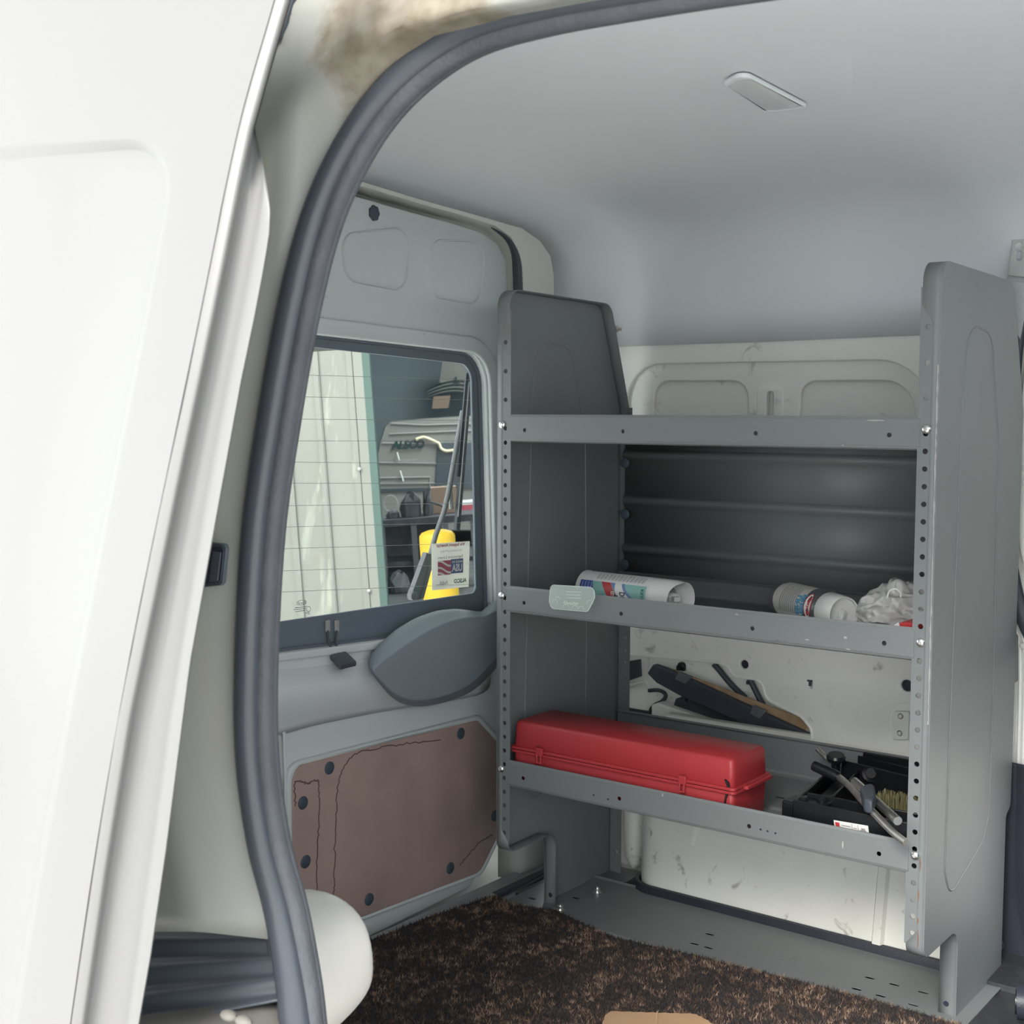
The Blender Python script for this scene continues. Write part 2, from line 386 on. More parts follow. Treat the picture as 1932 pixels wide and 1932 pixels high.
# moulded swelling of the headliner that carries the lamp
c = px(1450, 90, 'Z', 1.36); mb = MB()
q = pxl([(1240, 50), (1300, 110), (1370, 165), (1460, 215), (1560, 235), (1640, 215), (1660, 90), (1600, -60), (1420, -120), (1290, -60)], 'Z', 1.368)
cen = sum(q, Vector())/len(q)
mb.rings([[p for p in q], [cen+(p-cen)*.93-Vector((0, 0, .009)) for p in q], [cen+(p-cen)*.6-Vector((0, 0, .012)) for p in q], [cen+(p-cen)*.3-Vector((0, 0, .012)) for p in q]], True, True)
mk('lamp_swelling', mb, M['head'], parent=ceiling, sub=2)
# interior lamp
a = pxl([(1365, 150), (1450, 206), (1528, 196), (1400, 128)], 'Z', 1.355)
lamp = thing('dome_lamp', (sum(a, Vector())/4), label='pale oblong interior lamp set into the grey van ceiling', cat='lamp')
a = [p for p in a]; cen = sum(a, Vector())/4
ol = fil([(p.x, p.y) for p in a], .016)
mb = plate([ol, [cen.xy+(p-cen.xy)*.86 for p in ol]], 'Z', 1.3515, .006, .002); mk('lamp_frame', mb, M['head'], parent=lamp)
mb = MB(); inn = [cen.xy+(p-cen.xy)*.87 for p in ol]
mb.rings([[Vector((p.x, p.y, 1.352)) for p in inn], [Vector((p.x, p.y, 1.349)) for p in inn], [Vector(((cen.x+(p.x-cen.x)*.8), (cen.y+(p.y-cen.y)*.8), 1.346)) for p in inn]], True, True)
mk('lens', mb, M['lens'], parent=lamp)

mb = MB(); mb.box((1.75, -1.04, -.02), (1.77, .5, 1.12)); wf_ = mk('front_light_blocker', mb, M['trimdark'], kind='structure')  # unseen partition added to block light coming from the cab
mb = MB(); mb.box((1.52, -1.06, -.25), (1.77, -1.04, 1.25)); mk('side_panel', mb, M['white'], parent=wf_, bevel=.005)
# ------------------------------------------------------------------ rear opening frame
inn = pxl([(690, 352), (800, 385), (880, 407), (935, 425), (965, 447), (981, 480), (985, 535), (986, 590)], 'X', -.175)
outr = pxl([(680, 333), (800, 370), (895, 397), (985, 424), (1022, 450), (1041, 482), (1048, 524), (1048, 590)], 'X', -.168)
def ext_arch(A, z0=-.02):
    top = [(p.y, p.z) for p in A]; top[-1] = (top[-1][0], z0)
    mir = [(-.6-y, z) for y, z in top[::-1]]
    return mir+top
oi = ext_arch(inn); oo = ext_arch(outr)
mb = MB(); n = len(oi)
mb.rings([[Vector((-.166, y, z)) for y, z in oo], [Vector((-.170, y, z)) for y, z in oo], [Vector((-.176, y, z)) for y, z in oi], [Vector((-.23, y-.004, z-.004)) for y, z in oi]], closed=False, cap=False)
trim_rear = mk('trim_2', mb, M['cream'], solid=.003, kind='structure')
sp = smoothpath([(-.180, p.y-.007, p.z-.005) for p in inn[3:]]+[(-.180, oi[-1][0]-.007, 1.0), (-.180, oi[-1][0]-.007, .6), (-.180, oi[-1][0]-.007, .1)], 5)
mb = MB(); mb.tube(sp, [.001+.009*min(1, i/12) for i in range(len(sp))], 8)
mk('opening_seal', mb, M['rubber'], parent=trim_rear)

# ------------------------------------------------------------------ rear door
DX = -.200
door = thing('door_1', (DX, -.3, -.01), kind='structure')
hy0 = -.43
GA = 'X'
gl = [(p.y, p.z) for p in pxl([(860, 683), (888, 700), (897, 1110), (885, 1130)], 'X', -.222)]
zt, zb_ = gl[0][1], None
tl = px(603, 657, 'X', -.222); bl = px(528, 1172, 'X', -.222); br = px(896, 1118, 'X', -.222); tr = px(887, 688, 'X', -.222)
def along(a, b, y): t = (y-a.y)/(b.y-a.y); return a.z+(b.z-a.z)*t
glass_o = fil([(hy0, along(tl, tr, hy0)), (tr.y, tr.z), (br.y, br.z), (hy0, along(bl, br, hy0))], [.03, .035, .012, .03])
f_tl = px(605, 634, 'X', -.215); f_tr = px(905, 668, 'X', -.215); f_br = px(919, 1180, 'X', -.215); f_bl = px(527, 1229, 'X', -.215)
frame_o = fil([(hy0-.03, along(f_tl, f_tr, hy0-.03)), (f_tr.y, f_tr.z), (f_br.y, f_br.z), (hy0-.03, along(f_bl, f_br, hy0-.03))], [.06, .065, .03, .03])
edge = [(min(max(y, -.93), 1), z) for y, z in oi]
dout = [(y-(.012 if y > -.3 else -.012), z-.012 if z > .1 else z) for y, z in edge]
# lower right corner of the door is cut back
k = max(i for i, p in enumerate(dout)); yR = dout[-1][0]
lowcut = [(yR, .14), (yR-.02, .085), (.20, .035)]
door_poly = dout[:-1]+lowcut+[(p.y, p.z) for p in pxl([(885, 1676), (690, 1772)], 'X', DX)]+[(-.9, -.035)]
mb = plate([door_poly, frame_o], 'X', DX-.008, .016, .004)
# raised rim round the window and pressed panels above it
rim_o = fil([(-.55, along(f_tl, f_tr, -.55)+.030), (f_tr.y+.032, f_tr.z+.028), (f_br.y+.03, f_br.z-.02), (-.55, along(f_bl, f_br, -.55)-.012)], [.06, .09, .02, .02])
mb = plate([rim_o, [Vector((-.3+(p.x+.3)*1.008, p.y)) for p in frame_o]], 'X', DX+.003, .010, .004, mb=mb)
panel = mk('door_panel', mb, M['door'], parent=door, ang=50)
def press(pts, rad, name='pressed_panel'):
    w = pxl(pts, 'X', DX+.001); o = fil([(p.y, p.z) for p in w], rad, 8)
    c2 = sum(o, Vector((0, 0)))/len(o); i_ = [c2+(p-c2)*.94 for p in o]
    m_ = MB(); m_.rings([[Vector((DX-.001, p.x, p.y)) for p in o], [Vector((DX+.005, *(c2+(p-c2)*.975))) for p in o], [Vector((DX+.005, *(c2+(p-c2)*.955))) for p in o], [Vector((DX+.0005, p.x, p.y)) for p in i_]], True, False)
    mk(name, m_, M['door'], parent=door)
press([(640, 440), (782, 425), (765, 552), (650, 530)], .035)
press([(812, 450), (918, 455), (905, 578), (806, 560)], .035)
# hole plug above (lobed)
c = px(706, 402, 'X', DX+.002); lob = [Vector((c.y+(.0125+.0008*math.cos(7*t))*math.cos(t), c.z+(.0135+.0008*math.cos(7*t))*math.sin(t))) for t in [2*PI*i/42 for i in range(42)]]
mk('plug_or_hole_shade', plate([lob], 'X', DX+.002, .004, .001), M['plug'], parent=door)
# window
wf = mk('window_frame', plate([fil([(hy0-.06, f_tl.z+.06), (f_tr.y+.03, f_tr.z+.04), (f_br.y+.03, f_br.z-.03), (hy0-.06, f_bl.z-.05)], .03), glass_o], 'X', -.221, .006, .002), M['frit'], parent=door)
lipo = [Vector((-.3+(p.x+.3)*1.0, p.y)) for p in frame_o]
mb = MB(); mb.tube([Vector((-.2175, p.x, p.y)) for p in lipo], .005, 8, loop=True); mk('window_seal', mb, M['frit'], parent=wf)
pane = mk('window_pane', plate([[Vector((-.1+(p.x+.1)*1.02, p.y+(.006 if p.y > .8 else -.006))) for p in glass_o]], 'X', -.2262, .003), M['glass'], parent=door)
big = [[(-1.06, -.30), (.50, -.30), (.50, 1.05), (.40, 1.32), (.2, 1.42), (-.8, 1.42), (-1.0, 1.32), (-1.06, 1.05)], [Vector((p.x, p.y)) for p in fil([(hy0-.02, frame_o[0].y+.01), (f_tr.y+.045, f_tr.z+.03), (f_br.y+.045, f_br.z-.01), (hy0-.02, f_bl.z-.02)], .03)]]
mk('door_outer_skin', plate(big, 'X', -.262, .004), M['white'], parent=door)
# heating wires
mb = MB()
for yl, yr in ((708, 716), (749, 754), (791, 793), (832, 832), (872, 875), (912, 912), (954, 950), (994, 987), (1035, 1026), (1077, 1066), (1117, 1104)):
    xl = 600-(yl-660)*.152; a = px(xl, yl, 'X', -.2240); b = px(896, yr+(yr-yl)*.15, 'X', -.2240)
    a2 = a+(a-b).normalized()*.12
    mb.tube([a2, b], .00042, 5)
mb.tube(pxl([(600, 708), (635, 1160)], 'X', -.2240), .00035, 5)
mk('heating_wires', mb, M['inkgrey'], parent=pane)
# etched maker's mark, seen from inside
mb = MB(); q = lambda x, y: px(x, y, 'X', -.2238)
ov = [q(569+9*math.cos(t), 1137-math.cos(t)*1.2+4.6*math.sin(t)) for t in [2*PI*i/24 for i in range(24)]]
mb.tube(ov, .00035, 5, loop=True)
text_quad(mb, 'Ford', [q(562, 1135.5), q(577, 1133.5), q(577, 1139), q(562, 1141)], Vector((0, 0, 0)), mirror=True, shear=.3)
for i, (x0, x1) in enumerate(((556, 578), (554, 576), (557, 575))):
    y = 1146+i*3.6; mb.tube([q(x0, y+1), q(x1, y-1.5)], .00045, 4)
for t0 in (0,):
    mb.tube([q(582+4*math.cos(t), 1149+5*math.sin(t)) for t in [2*PI*i/14 for i in range(14)]], .0004, 4, loop=True)
mb.tube([q(576, 1157), q(584, 1155), q(580, 1159), q(585, 1158)], .0004, 4)
mk('etched_mark', mb, M['ink'], parent=pane)
# ledge and lower door: an upper-facing shelf below the glass
mb = MB()
L0 = pxl([(500, 1236), (560, 1233), (640, 1221), (720, 1209), (830, 1192), (925, 1178)], 'X', -.222)
L1 = pxl([(500, 1262), (560, 1262), (640, 1250), (720, 1240), (830, 1225), (925, 1210)], 'X', -.203)
L2 = pxl([(500, 1300), (570, 1296), (640, 1284), (720, 1270), (830, 1255), (925, 1240)], 'X', -.172)
L3 = pxl([(500, 1330), (570, 1322), (640, 1312), (720, 1305), (830, 1290), (925, 1280)], 'X', -.172)
L4 = pxl([(500, 1400), (570, 1372), (640, 1358), (720, 1342), (830, 1325), (925, 1310)], 'X', -.196)
mb.rings([L0, L1, L2, L3, L4], closed=False, cap=False)
mk('door_ledge', mb, M['door'], parent=door, sub=2, solid=.002)
# brown board with its plugs
bo = pxl([(551, 1436), (900, 1359), (960, 1425), (957, 1540), (905, 1645), (690, 1727), (552, 1770)], 'X', -.192)
bo[0] = px(550, 1445, 'X', -.192)
ol = fil([(p.y, p.z) for p in bo], [.03, .02, .02, .02, .035, .02, .02])
board = mk('hardboard_panel', plate([ol], 'X', -.193, .006, .0015), M['board'], parent=door, label='brown hardboard panel')
def grow(o, d):
    c2 = sum(o, Vector((0, 0)))/len(o); return [c2+(p-c2)*(1+d/((p-c2).length)) for p in o]
mk('panel_rim', plate([grow(ol, .012), grow(ol, -.001)], 'X', -.197, .014, .004), M['door'], parent=door)
# water stains on the board: thin dark tide lines
mb = MB(); rnd = random.Random(3)
def stain(pts):
    P = smoothpath(pxl(pts, 'X', -.1894), 10)
    P = [p+Vector((0, rnd.uniform(-.0022, .0022), rnd.uniform(-.0022, .0022))) for p in P]
    mb.tube([Vector((-.1897, p.y, p.z)) for p in P], .0011, 5)
stain([(598, 1700), (597, 1640), (601, 1560), (602, 1510), (600, 1475), (590, 1474), (580, 1478), (568, 1474), (556, 1477), (558, 1520)])
stain([(630, 1690), (631, 1630), (634, 1560), (637, 1490), (648, 1450), (668, 1425), (700, 1414), (760, 1404), (830, 1396)])
stain([(868, 1632), (885, 1612), (905, 1590), (930, 1575)])
mk('water_stain', mb, mat('stain_brown', (.11, .075, .072), .6), parent=board)
pl0 = None
for x, y in ((622, 1449), (572, 1515), (577, 1626), (697, 1697), (850, 1638), (870, 1384), (934, 1539), (945, 1432)):
    c = px(x, y, 'X', -.189); mb = MB(); mb.lathe(c-Vector((.002, 0, 0)), (1, 0, 0), [(.0115, 0), (.0115, .002), (.0095, .0035), (.003, .004)], 20)
    mk('panel_plug', mb, M['plug'], parent=board)
# vertical pressed lines at the door's hinge side and dark scuffs
mb = MB(); mb.tube(pxl([(536, 1380), (538, 1440), (540, 1520), (546, 1550)], 'X', -.190), .003, 6); mk('pressed_rib', mb, M['door'], parent=door)
# wiper motor cover
mb = MB()
rimp = [(680, 1238), (700, 1206), (735, 1172), (775, 1150), (820, 1137), (860, 1137), (895, 1146), (915, 1150), (927, 1130), (940, 1116), (975, 1118), (975, 1180), (965, 1220), (945, 1255), (915, 1292), (880, 1318), (830, 1333), (790, 1341), (755, 1336), (728, 1318), (708, 1290), (694, 1268)]
frp = [(700, 1262), (724, 1246), (755, 1224), (790, 1200), (825, 1180), (860, 1168), (890, 1163), (910, 1164), (922, 1160), (935, 1150), (962, 1150), (962, 1185), (952, 1218), (932, 1248), (905, 1280), (872, 1304), (828, 1318), (792, 1325), (762, 1320), (738, 1306), (720, 1286), (706, 1272)]
R0 = pxl(rimp, 'X', -.205); R1 = pxl(frp, 'X', -.135)
R1b = [p+Vector((-.006, 0, 0))+(q_-p)*.10 for p, q_ in zip(R1, R0)]
c2 = sum(R1, Vector())/len(R1)
mb.rings([R0, [a.lerp(b, .5)+Vector((.006, 0, 0)) for a, b in zip(R0, R1)], R1b, R1, [c2+(p-c2)*.965+Vector((.0005, 0, 0)) for p in R1], [c2+(p-c2)*.6+Vector((.004, 0, 0)) for p in R1], [c2+(p-c2)*.25+Vector((.0055, 0, 0)) for p in R1]], True, True)
cov = mk('wiper_motor_cover', mb, M['cover'], parent=door, sub=2, ang=80)
for x, y in ((850, 1270), (808, 1255)):
    c = px(x, y, 'X', -.131); mb = MB(); mb.lathe(c-Vector((.003, 0, 0)), (1, 0, 0), [(.006, 0), (.006, .003), (.003, .0035)], 14); mk('cover_dimple', mb, M['cover'], parent=cov)
# heater connectors, wires and their pad
for x in (618, 635):
    a = px(x, 1170, 'X', -.214); b = px(x, 1192, 'X', -.214); mb = MB(); mb.beam(a, b, .010, .006, (1, 0, 0)); mk('terminal', mb, M['inkgrey'], parent=door, bevel=.002)
    a = px(x, 1190, 'X', -.212); b = px(x+(4 if x < 625 else -1), 1215, 'X', -.203); c = px(640 if x < 625 else 642, 1244, 'X', -.19)
    mb = MB(); mb.tube(smoothpath([a, b, c]), .0022, 7); mk('wire', mb, M['black'], parent=door)
q_ = [px(622, 1245, 'X', -.190), px(653, 1238, 'X', -.190), px(674, 1258, 'X', -.168), px(641, 1266, 'X', -.168)]
mb = MB(); mb.prism([p+Vector((0, 0, .001)) for p in q_], (0, 0, .009)); mk('wire_pad', mb, M['black'], parent=door, bevel=.003)
# sticker on the glass, print read from behind
SQ = pxl([(814, 1026), (886, 1021), (884, 1107), (815, 1114)], 'X', -.2236)
SQ = [p for p in SQ]
def sub(u0, v0, u1, v1): return [on_quad((u0, v1), SQ), on_quad((u1, v1), SQ), on_quad((u1, v0), SQ), on_quad((u0, v0), SQ)]
mb = MB(); mb.prism([SQ[3], SQ[2], SQ[1], SQ[0]], (.0004, 0, 0))
stk = thing('sticker', on_quad((.5, 0), SQ), label='white paper sticker with red and blue flag print on the rear window glass', cat='sticker')
mk('paper', mb, M['paper'], parent=stk)
LF = Vector((.0009, 0, 0))
mb = MB(); text_quad(mb, 'We Support America!', sub(.12, .895, .87, .985), LF, 0, True, .03); mk('print', mb, M['pred'], parent=stk)
mb = MB(); text_quad(mb, 'Our Customers and Products', sub(.22, .80, .78, .85), LF, 0, True); mk('print', mb, M['pgrey'], parent=stk)
mb = MB(); text_quad(mb, 'Signature Linen', sub(.16, .645, .82, .72), LF, 0, True); mk('print', mb, mat('print_dark_grey', (.12, .15, .15), .6), parent=stk); mb = MB(); text_quad(mb, 'ALSCO', sub(.58, .11, .93, .20), LF, 0, True, .04)
mb.tube([on_quad((u, .105), SQ, LF) for u in (.62, .8)], .00025, 4)
mk('print', mb, M['pgreen'], parent=stk)
mb = MB(); text_quad(mb, 'hubb', sub(.20, .10, .42, .19), LF, 0, True, shear=.4); mb.tube([on_quad((u, .09+.02*math.sin(9*u)), SQ, LF) for u in (.1, .16, .22, .3)], .0003, 4); mk('signature', mb, M['pblue'], parent=stk)
mb = MB(); b4 = sub(.155, .31, .50, .62); mb.prism(b4[::-1], (.0006, 0, 0)); fl = mk('print_field', mb, M['pred'], parent=stk)
mb = MB()
for v in (.60, .455, .34):
    P = []; Q = []
    for i in range(13):
        u = .155+.345*i/12; s_ = v+.04-.12*i/12+.018*math.sin(i/12*2*PI)
        P.append(on_quad((u, min(max(s_, .31), .62)), SQ, LF)); Q.append(on_quad((u, min(max(s_-.045, .31), .62)), SQ, LF))
    mb.add(P+Q, [(i, i+1, 13+i+1, 13+i) for i in range(12)])
mk('stripe', mb, M['pstripe'], parent=stk)
mb = MB(); mb.prism(sub(.50, .325, .83, .635)[::-1], (.0006, 0, 0)); mk('print_field', mb, M['pblue'], parent=stk)
mb = MB(); text_quad(mb, 'MADE IN', sub(.53, .55, .81, .60), LF, 0, True, .03); text_quad(mb, 'USA', sub(.52, .36, .80, .53), LF, 0, True, .04); mk('print', mb, M['pstripe'], parent=stk)
# wiper outside the glass
mb = MB(); q = lambda x, y, X=-.262: px(x, y, 'X', X)
mb.prism([q(776, 1124), q(782, 1133), q(792, 1131), q(814, 1050), q(806, 1042)], (-.012, 0, 0))
mb.prism([q(792, 1131), q(800, 1129), q(822, 1048), q(814, 1046)], (-.008, 0, 0))
mb.tube([q(812, 1047), q(822, 1010), q(838, 965), q(846, 930), (q(860, 850)), q(873, 775)], .0055, 8)
wip = thing('window_wiper', q(790, 1130), label='black wiper arm and blade outside the rear window', cat='wiper')
mk('wiper_arm', mb, M['greyclip'], parent=wip, bevel=.001)
mb = MB(); mb.beam(q(886, 700, -.255), q(862, 1000, -.255), .007, .012, (0, 1, 0)); mb.beam(q(885, 705, -.255), q(868, 900, -.255), .003, .02, (0, 1, 0))
mk('wiper_blade', mb, M['black'], parent=wip)
mb = MB(); mb.beam(q(885, 720, -.251), q(864, 975, -.251), .0028, .002, (0, 1, 0)); mb.tube([q(868, 800), q(858, 860), q(850, 925), q(852, 960)], .0045, 7)
mk('blade_bridge', mb, M['inkgrey'], parent=wip)
mb = MB(); c = q(781, 1124, -.256); mb.lathe(c, (1, 0, 0), [(.009, -.01), (.009, .001), (.005, .003)], 14); mk('spindle_cap', mb, M['greyclip'], parent=wip)

# ------------------------------------------------------------------ far side wall (left of the van)
wl = thing('wall_left', (.5, .44, 0), kind='structure')
WY = .446
def wpt(pts): return [(p.x, p.z) for p in pxl(pts, 'Y', .44)]
win = fil([(-.03, 1.049), (.605, 1.046), (.605, .60), (-.03, .60)], [.08, .10, .03, .03], 8)
cut = fil(wpt([(1100, 1227), (1357, 1250), (1372, 1258), (1385, 1277), (1425, 1281), (1438, 1291), (1446, 1320), (1512, 1352), (1531, 1376), (1533, 1440)])+[(.40, .22), (-.09, .22)], [.0, .012, .01, .012, .012, .012, .02, .03, .025, 0, 0, 0], 5)
holes = [circ(*wpt([(1403, 1254)])[0], .0085), circ(*wpt([(1710, 1294)])[0], .0105), rrect(.3865, .430, .3905, .445, .001, 2)]
mb = plate([[(-.17, -.02), (.80, -.02), (.80, 1.12), (-.17, 1.12)], win, cut]+holes, 'Y', WY, .010, .0035)
rec1 = fil([(.013, .60), (.252, .60), (.240, 1.013), (.030, 1.015)], [.01, .01, .035, .035], 8)
rec2 = fil([(.345, .60), (.585, .60), (.570, 1.010), (.350, 1.011)], [.01, .01, .06, .03], 8)
slot = fil([(.283, .90), (.297, .90), (.297, .992), (.283, .992)], .0069, 5)
mb = plate([[(-.05, .56), (.64, .56), (.64, 1.07), (-.05, 1.07)], rec1, rec2, slot], 'Y', WY+.012, .010, .003, mb=mb)
mb = plate([[(-.05, .50), (.64, .50), (.64, 1.07), (-.05, 1.07)]], 'Y', WY+.026, .004, mb=mb)
mb.box((-.165, WY+.115, -.02), (.80, WY+.12, .50))            # outer skin behind the opening
mb.box((-.17, WY, -.02), (-.165, WY+.12, .5)); mb.box((-.165, WY+.03, .47), (.8, WY+.12, .475))
# slot surround
mb = plate([rrect(.262, .90, .318, 1.002, .012), slot], 'Y', WY+.005, .006, .002, mb=mb)
side = mk('wall_panel', mb, M['white'], parent=wl, ang=45)
for x, y, r_ in ((1403, 1254, .0095), (1710, 1294, .0115)):
    c = px(x, y, 'Y', .44); mb = MB(); mb.lathe((c.x, WY+.006, c.z), (0, -1, 0), [(r_, 0), (r_, .004), (r_*.5, .005)], 16); mk('plug_or_hole_shade', mb, M['ink'], parent=wl)  # dark discs paint the shade inside two open holes
# rolled flange of the opening
mb = MB(); mb.tube([Vector((p.x, WY-.004, p.y)) for p in cut], .0035, 8, loop=True); mk('opening_rim', mb, M['white'], parent=wl)
# forward door panel beyond the shelving, with its rubber seal
mb = MB(); mb.box((.80, WY-.004, .345), (1.75, WY+.01, 1.13)); mk('wall_panel', mb, M['white'], parent=wl)
sp = pxl([(1990, 470), (1958, 520), (1935, 562), (1918, 640), (1905, 800), (1897, 940), (1903, 1040), (1914, 1110), (1930, 1165), (1960, 1225), (2010, 1280)], 'Y', .43)
mb = MB(); mb.tube(smoothpath(sp, 5), .013, 10, ry=.010); mk('door_seal', mb, M['black'], parent=wl)
sp = pxl([(2010, 500), (1968, 560), (1938, 640), (1922, 800), (1917, 940), (1922, 1030), (1938, 1100), (1975, 1160), (2100, 1230), (2200, 900), (2150, 600)], 'Y', .427)
o = fil([(p.x, p.z) for p in sp], .05); mk('side_door_panel', plate([o], 'Y', .432, .014, .004), M['white'], parent=wl)
# pressed edge lines by the seal
for dx in (0, 9):
    mb = MB(); mb.tube(smoothpath(pxl([(1900+dx, 1145), (1912+dx, 1172), (1921+dx, 1200), (1925+dx, 1240), (1924+dx, 1340), (1921+dx, 1445)], 'Y', .439), 5), .0035, 7); mk('pressed_rib', mb, M['white'], parent=wl)
o = fil([(p.x, p.z) for p in pxl([(1880, 1190), (1914, 1188), (1922, 1200), (1921, 1285), (1907, 1290), (1880, 1300)], 'Y', .438)], .004)
mk('latch_cover', plate([o], 'Y', .434, .014, .004), M['inkgrey'], parent=wl, label='grey rounded latch cover')
mb = MB(); mb.ball(px(1930, 1218, 'Y', .432), .006); mk('white_plug', mb, M['pwhite'], parent=wl)
# two bolted plates
def bolt_plate(x0, x1, y0, y1, bolts):
    o = fil([(p.x, p.z) for p in pxl([(x0, y0), (x1, y0), (x1-2, y1), (x0-1, y1)], 'Y', .44)], .004)
    pb = mk('hinge_plate', plate([o], 'Y', .4370, .009, .001), M['white'], parent=wl)
    for bx, by in bolts:
        c = px(bx, by, 'Y', .435); mb = MB(); mb.lathe(c, (0, -1, 0), [(.0062, 0), (.0062, .002), (.0042, .0035), (.0030, .0035), (.0024, .001), (.0005, .001)], 16); mk('bolt', mb, M['zinc'], parent=pb)
bolt_plate(1687, 1718, 1341, 1394, [(1700, 1351), (1698, 1383)])
bolt_plate(1886, 1917, 1337, 1405, [(1899, 1347), (1896, 1389)])
mb = MB(); c = px(1708, 1368, 'Y', .4405)
mb.tube([c+Vector((.032*math.cos(t), 0, .040*math.sin(t))) for t in [2*PI*i/40 for i in range(40)]], .0008, 5, loop=True)
c = px(1897, 1368, 'Y', .4405); mb.tube([c+Vector((.018*math.cos(t), 0, .036*math.sin(t))) for t in [2*PI*i/40 for i in range(40)]], .0008, 5, loop=True)
mk('pressed_ring', mb, M['white'], parent=wl)
mb = MB(); c = px(1529, 1288, 'Y', .4405); mb.box(c+Vector((-.006, -.002, .002)), c+Vector((.004, .001, .005))); mb.box(c+Vector((-.002, -.004, -.006)), c+Vector((.002, .001, .004))); mk('clip', mb, M['black'], parent=wl)
# wheel arch box
def arch_ring(z, x0, x1, yf, r):
    return [Vector((p.x, p.y, z)) for p in fil([(x0, .47), (x0, yf), (x1, yf), (x1, .47)], [0, r, r, 0], 8)]
mb = MB()
mb.rings([arch_ring(-.012, .062, .760, .318, .07), arch_ring(.02, .060, .755, .322, .07), arch_ring(.10, .055, .745, .335, .075), arch_ring(.18, .052, .735, .350, .08),
          arch_ring(.25, .055, .720, .368, .08), arch_ring(.30, .06, .70, .395, .07), arch_ring(.335, .07, .67, .440, .03)], True, True)
wa = mk('wheel_arch', mb, M['whitedirty'], parent=wl, ang=80, label='white pressed wheel arch box')
def yarch(z): return np.interp(z, [0, .02, .10, .18, .25, .30, .335], [.318, .322, .335, .350, .368, .395, .44])
def rib(x, w, z0, z1, t=.008):
    mb = MB(); zs = [z0+(z1-z0)*i/8 for i in range(9)]
    mb.rings([[Vector((x-w, yarch(z)+.001, z)), Vector((x-w*.6, yarch(z)-t, z)), Vector((x+w*.6, yarch(z)-t, z)), Vector((x+w, yarch(z)+.001, z))] for z in zs], closed=False, cap=False)
    mk('arch_rib', mb, M['whitedirty'], parent=wa)
xr = px(1305, 1600, 'Y', .345).x; rib(xr, .012, .115, .32)
xr = px(1640, 1720, 'Y', .33).x; rib(xr+.02, .012, .0, .30)
xr = px(1405, 1590, 'Y', .36).x; rib(xr, .010, .21, .32); xr = px(1530, 1610, 'Y', .36).x; rib(xr, .010, .20, .32)
# black edging where the arch meets the floor
base = [Vector((p.x, p.y-.004, 0)) for p in fil([(.060, .44), (.060, .320), (.757, .320), (.757, .44)], [0, .07, .07, 0], 10)]
mb = MB(); R = []
for i, p in enumerate(base):
    a = base[max(i-1, 0)]; b = base[min(i+1, len(base)-1)]; d = (b-a).normalized(); nrm = Vector((d.y, -d.x, 0))
    if nrm.y > 0 and abs(nrm.y) > .5: nrm = -nrm
    R.append([p+nrm*o_+Vector((0, 0, z)) for o_, z in ((.016, -.004), (.0165, .002), (.010, .008), (.003, .020), (-.004, .021), (-.006, -.004))])
mb.rings(R, True, True)
mk('arch_edging', mb, M['trimdark'], parent=wl)
# rounded pillar at the rear end of the arch
mb = MB(); mb.tube([(.012, .425, z) for z in (.005, .03, .10, .18, .245)], [.008, .020, .023, .023, .023], 14); mk('rear_pillar', mb, M['whitedirty'], parent=wl)

# pillar trim (dark plastic) and dirty threshold
rows = [(1440, 1878, 1902, 1934), (1462, 1876, 1900, 1940), (1600, 1868, 1893, 1938), (1700, 1862, 1893, 1942), (1760, 1858, 1900, 1955), (1800, 1855, 1912, 1985), (1818, 1850, 1918, 2000)]
mb = MB(); R = []
for y, a, b, c in rows:
    A = px(a-40, y-12, 'Y', .445); B1 = px(a+4, y-6, 'Y', .43); B2 = px(b, y-3, 'Y', .412); C1 = px((b+c)/2, y, 'Y', .418); D = px(c, y+4, 'Y', .405); Ee = px(c+60, y+10, 'Y', .43)
    R.append([A, B1, B2, C1, D, Ee])
mb.rings(R, closed=False, cap=False)
t3 = mk('trim_3', mb, M['trimdark'], solid=.003, sub=2, kind='structure')
c = px(1881, 1783, 'Y', .412); mb = MB(); mb.lathe(c+Vector((0, .006, 0)), (.2, -1, 0), [(.010, 0), (.010, .005), (.0075, .007), (.006, .005), (.004, .001), (.0005, .0)], 18); mk('trim_screw', mb, M['black'], parent=t3)
mb = MB()
R = []
for x in (.70, .80, .9, 1.1, 1.75):
    R.append([Vector((x, y, z)) for y, z in ((.12, -.004), (.13, .004), (.26, .005), (.262, .002), (.30, .002), (.302, .012), (.40, .014), (.43, .03), (.44, .06))])
mb.rings(R, closed=False, cap=False)
mk('trim_4', mb, M['darkfloor'], solid=.003, kind='structure')
# rolled black mat at the right edge
mb = MB(); a = px(1918, 1890, 'Z', .04); mb.tube([a, a+Vector((.10, .03, .004)), a+Vector((.4, .10, .004))], [.026, .030, .030], 18)
mb.tube([a+Vector((-.002, 0, 0)), a+Vector((.02, .006, 0))], .019, 16, m=1)
rl = mk('rolled_mat', mb, [M['trimdark'], M['jack']], label='rolled black mat lying on the dark threshold at the right edge', cat='mat')

